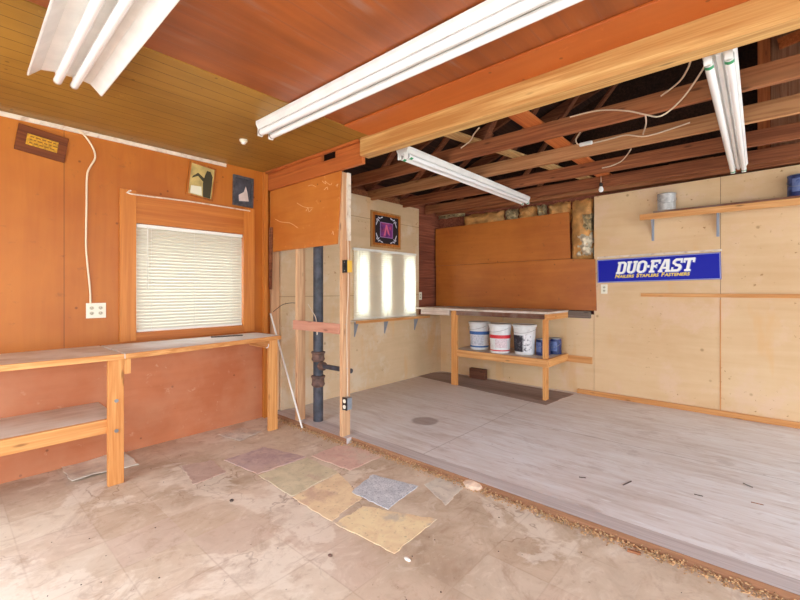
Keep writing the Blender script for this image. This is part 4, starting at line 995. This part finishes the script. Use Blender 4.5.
# ledge and picture on the tan side wall
e = empty('window_ledge', (XLB + .05, 4.05, .9))
ly0, ly1 = onX(352, 321, XLB).y, onX(424, 320, XLB).y
obj('ledge_board', MB().box(XLB + .001, XLB + .10, ly0 - .03, ly1, .905, .922), M['trim_white'], e, bev=.002)
obj('ledge_edge', MB().box(XLB + .1005, XLB + .112, ly0 - .03, ly1, .888, .923), M['wood_y'], e, bev=.002)
for u in (354, 384, 414):
    y = onX(u, 330, XLB).y
    obj('ledge_bracket', MB().prism([(XLB + .001, y, .904), (XLB + .075, y, .904), (XLB + .075, y, .895), (XLB + .008, y, .72), (XLB + .001, y, .72)], (0, .01, 0)), M['bracket'], e)
tag(e, 'narrow white ledge on grey brackets under the backlit blind', 'ledge')
c, w_, h_, an = wall_frame(XLB + .002, [(370.2, 209), (400.7, 216.5), (399.2, 249), (370.5, 247.2)])
e = empty('picture_frame', c); e.rotation_euler = (an * .25, 0, 0); a, b = w_, h_
obj('frame', rect_ring(MB(), a, b, .05, 0, .016), M['frame_tan'], e, bev=.002, world=False)
obj('inner_frame', rect_ring(MB(), a - .05, b - .05, .03, .0162, .03), M['gold_frame'], e, bev=.002, world=False)
mw, mh = a - .10, b - .10
mt = obj('black_mat', MB().box(.004, .0155, -mw / 2, mw / 2, -mh / 2, mh / 2), M['mat_black'], e, world=False)
m = MB()
for sy in (-1, 1):
    for sz in (-1, 1):
        for (u_, v_, ro) in ((.30, .40, 20), (.20, .43, 160), (.38, .30, 70), (.40, .20, 110), (.33, .33, 45)):
            flat(m, ell(sy * u_ * mw, sz * v_ * mh, .026, .008, 12, R(ro) * sy * sz), .0156, .0008)
obj('white_florals', m, M['floral'], mt, world=False)
obj('lilac_border', rect_ring(MB(), mw * .52, mh * .54, .008, .0156, .0164), M['art_lilac'], mt, world=False)
pr = obj('center_print', MB().box(.0156, .0162, -mw * .25, mw * .25, -mh * .26, mh * .26), M['art_purple'], mt, world=False)
m = MB(); flat(m, [(-.12 * mw, -.2 * mh), (-.05 * mw, -.2 * mh), (.0, .05 * mh), (.05 * mw, -.12 * mh), (.14 * mw, -.18 * mh), (.02 * mw, .2 * mh), (-.03 * mw, .2 * mh)], .0163, .0006)
tag(e, 'framed purple print with black mat and white corner florals', 'picture')
obj('pink_shape', m, M['art_pink'], mt, world=False)

# ---------------------------------------------------------------- loose things on the floors
def slab(name, quad, z, th, mat, label, group, cat='floor tile', wav=0.0, seed=0):
    random.seed(seed + 40)
    q = [onZ(u, v, z + th) for u, v in quad]
    n = 10; vs = []
    def P_(s, t): return (q[0] * (1 - s) + q[1] * s) * (1 - t) + (q[3] * (1 - s) + q[2] * s) * t
    pa, pb = random.uniform(0, 6), random.uniform(0, 6)
    for j in range(n + 1):
        for i in range(n + 1):
            p = P_(i / n, j / n)
            edge = i in (0, n) or j in (0, n)
            if edge and 0 < i + j < 2 * n: p += Vector((random.uniform(-1, 1), random.uniform(-1, 1), 0)) * .007
            h = z + th + wav * (.5 + .5 * math.sin(4.2 * i / n + pa) * math.cos(3.3 * j / n + pb))
            vs.append((p.x, p.y, h))
    N = len(vs); vs += [(x, y, h - th if wav else z) for x, y, h in vs]; W = n + 1; fs = []
    for j in range(n):
        for i in range(n):
            k = j * W + i; fs += [(k, k + 1, k + W + 1, k + W), (N + k, N + k + W, N + k + W + 1, N + k + 1)]
    for i in range(n): fs += [(i, N + i, N + i + 1, i + 1), (n * W + i, n * W + i + 1, N + n * W + i + 1, N + n * W + i)]
    for j in range(n): fs += [(j * W, (j + 1) * W, N + (j + 1) * W, N + j * W), (j * W + n, N + j * W + n, N + (j + 1) * W + n, (j + 1) * W + n)]
    return tag(obj(name, MB().add(vs, fs), mat), label, cat, group)
GT = 'loose coloured tiles on the front floor'
slab('floor_tile', [(224, 460), (264, 447), (306, 456.5), (258, 474)], 0, .003, M['tile_purple'], 'purple brown tile left loose on the floor near the bench leg', GT, seed=1)
slab('floor_tile', [(259, 475), (306.5, 457.5), (338, 472), (292, 496)], 0, .003, M['tile_green'], 'grey green tile beside the purple brown tile', GT, seed=2)
slab('floor_tile', [(293, 497), (338.5, 473), (362, 498), (331, 521)], 0, .0025, M['tile_cream'], 'cream tile between the grey green and blue grey tiles', GT, seed=3)
slab('floor_tile', [(335, 523), (364, 506), (437, 519), (394, 553)], 0, .003, M['tile_yellow'], 'yellow tile nearest the camera, pasted with grey smears', GT, seed=4)
slab('floor_tile', [(352, 492), (372, 474.5), (418, 486), (388, 509)], 0, .004, M['tile_blue'], 'cracked blue grey tile in the patch of coloured tiles', GT, seed=5)
slab('floor_tile', [(182, 466), (212, 460), (226, 472), (194, 484)], 0, .003, M['tile_brown'], 'small grey brown tile alone, left of the purple brown tile', GT, seed=6)
slab('floor_tile', [(312, 456), (338, 445), (392, 452), (350, 470)], 0, .002, M['tile_pink'], 'pink stained tile in front of the divider post', GT, seed=7)
slab('floor_tile', [(424, 484), (446, 474), (466, 484), (446, 505)], 0, .002, M['tile_grey'], 'grey white tile near the broken concrete lump at the step', GT, seed=8)
GS = 'loose vinyl sheets on the floor'
slab('vinyl_sheet', [(60, 467), (120, 452), (139, 464), (72, 483)], 0, .004, M['paper'], 'curled dusty vinyl sheet on the floor behind the bench leg', GS, 'sheet', wav=.022, seed=9)
slab('vinyl_sheet', [(218, 435), (241, 428), (262, 431.5), (240, 441)], 0, .003, M['tile_grey'], 'pale vinyl sheet on the floor in front of the far bench leg', GS, 'sheet', wav=.012, seed=10)
slab('floor_board', [(400, 372), (448, 372.5), (574, 394), (545, 405)], ZR, .003, M['floor_dark'], 'thin dark grey board laid on the floor below the back bench', None, 'board', seed=11)

def lump(c, r, mat, name, label, cat, group=None, flat_=.5, seed=0):
    random.seed(seed); bm = bmesh.new(); bmesh.ops.create_icosphere(bm, subdivisions=2, radius=1)
    vs = [Vector((v.co.x * r[0], v.co.y * r[1], max(v.co.z, -.5) * r[2] + .5 * r[2])) * 1 + Vector((random.uniform(-.1, .1) * r[0], random.uniform(-.1, .1) * r[1], 0)) + Vector(c) for v in bm.verts]
    fs = [tuple(v.index for v in f.verts) for f in bm.faces]; bm.free()
    return tag(obj(name, MB().add(vs, fs), mat), label, cat, group)
lump(onZ(473.5, 487, 0), (.075, .055, .03), M['stone'], 'concrete_lump', 'pinkish broken lump of concrete lying against the floor step', 'rubble', seed=4)
lump(onZ(231.5, 501, 0), (.012, .012, .008), M['chip_dark'], 'dark_pebble', 'small black pebble on the bare front floor', 'pebble', seed=5)
lump(onZ(407.5, 560, 0), (.02, .01, .008), M['chip_pale'], 'pale_chip', 'small white chip on the floor before the yellow tile', 'chip', seed=6)
lump(onZ(330, 556, 0), (.012, .009, .006), M['rust'], 'rust_chip', 'tiny rusty chip on the front floor, nearest the camera', 'chip', seed=7)
a, b = onZ(627, 550, .006), onZ(641, 554, .006)
tag(obj('wood_splinter', MB().beam(a, b, .016, .010), M['splinter'], bev=.002), 'flat brown splinter on the front floor beside the step', 'splinter', 'wood splinters on the floors')
a, b = onZ(624, 543, .005), onZ(644, 550, .005)
tag(obj('wood_splinter', MB().beam(a, b, .008, .007), M['splinter'], bev=.002), 'thin long splinter just behind the flat brown splinter', 'splinter', 'wood splinters on the floors')
for (u0, v0, u1, v1, w_, mt, lb) in ((623, 485, 634, 480, .012, 'chip_dark', 'bluish dark splinter on the raised floor near the step'), (743, 483, 756, 489, .008, 'chip_dark', 'thin dark splinter towards the right of the raised floor'), (694, 494, 706, 497, .01, 'chip_dark', 'dark splinter lying mid raised floor'), (751, 502, 768, 506, .007, 'splinter', 'brown splinter farther right on the raised floor'), (579, 477, 588, 478, .014, 'chip_dark', 'short dark chip on the raised floor above the step')):
    a, b = onZ(u0, v0, ZR + .005), onZ(u1, v1, ZR + .005)
    tag(obj('wood_splinter', MB().beam(a, a + (b - a) * .75, w_ * .55, .004), M[mt], bev=.001), lb, 'splinter', 'wood splinters on the floors')
# crumbs swept against the step
random.seed(21); m = MB()
for k in range(3600):
    x = random.uniform(-3.6, 1.2); base = 2.285 if x < -2.62 else 2.345
    y = base - abs(random.gauss(.004, .022)) - .007; s = random.uniform(.0012, .0042); zz = .0 + (random.random() ** 1.5) * .036 * max(0, 1 - (base - y) / .05)
    Mt = Matrix.Translation((x, y, zz + s * .4)) @ Matrix.Rotation(random.uniform(0, 3.1), 4, 'Z') @ Matrix.Rotation(random.uniform(-.4, .4), 4, 'X')
    m.box(-s * random.uniform(.8, 2.2), s, -s, s * .8, -s * .5, s * .5, Mt)
tag(obj('debris', m, M['debris']), 'orange wood crumbs swept along the foot of the floor step', 'debris', kind='stuff')
random.seed(22); m = MB()
for k in range(90):
    x = random.uniform(-3.5, 1.2); y = random.uniform(.3, 2.25); s = random.uniform(.001, .0026)
    Mt = Matrix.Translation((x, y, s * .5)) @ Matrix.Rotation(random.uniform(0, 3.1), 4, 'Z')
    m.box(-s * 1.5, s, -s, s, -s * .5, s * .5, Mt)
tag(obj('dirt_specks', m, M['chip_dark']), 'dark specks of dirt scattered over the front floor', 'dirt', kind='stuff')

# ---------------------------------------------------------------- daylight, camera, colour
wd = bpy.data.worlds.new('sky'); S.world = wd; wd.use_nodes = True
bg = wd.node_tree.nodes['Background']; bg.inputs[0].default_value = (.76, .89, 1.0, 1); bg.inputs[1].default_value = 1.0
nt = wd.node_tree
gz = nt.nodes.new('ShaderNodeSeparateXYZ'); tcw = nt.nodes.new('ShaderNodeTexCoord'); nt.links.new(tcw.outputs['Generated'], gz.inputs[0])
mr = nt.nodes.new('ShaderNodeMapRange'); nt.links.new(gz.outputs[2], mr.inputs['Value']); mr.inputs['From Min'].default_value = 0; mr.inputs['From Max'].default_value = 1
mr.inputs['To Min'].default_value = 2.4; mr.inputs['To Max'].default_value = 9.0      # overcast sky: brighter towards the zenith
nt.links.new(mr.outputs[0], bg.inputs[1])
def portal(loc, rot, sx, sy):
    l = bpy.data.lights.new('doorway_daylight', 'AREA'); l.shape = 'RECTANGLE'; l.size = sx; l.size_y = sy; l.cycles.is_portal = True
    o = bpy.data.objects.new('doorway_daylight', l); COL.objects.link(o); o.location = loc; o.rotation_euler = rot
portal((XR + .05, .35, 1.21), (0, R(90), 0), 2.42, 3.5)
portal((XR + .05, 3.8, 1.21), (0, R(90), 0), 2.43, 2.8)
portal((-1.2, YREAR - .05, 1.15), (R(90), 0, 0), 4.2, 2.3)
cam = bpy.data.cameras.new('camera'); cam.sensor_width = 36; cam.lens = FPX / 800 * 36; cam.shift_y = -(300 - V0) / 800; cam.clip_start = .05
co = bpy.data.objects.new('camera', cam); COL.objects.link(co); co.location = (0, 0, CAMH); co.rotation_euler = (R(90), 0, YAW)
S.camera = co
vs_ = S.view_settings; S.display_settings.display_device = 'sRGB'
vs_.view_transform = 'Standard'; vs_.look = 'None'; vs_.gamma = 1; vs_.use_curve_mapping = False; vs_.exposure = .9
S.cycles.use_denoising = True; S.cycles.max_bounces = 10; S.cycles.diffuse_bounces = 6; S.cycles.transparent_max_bounces = 12
S.cycles.sample_clamp_indirect = 6
for o in bpy.data.objects:
    if '_o' in o: del o['_o']
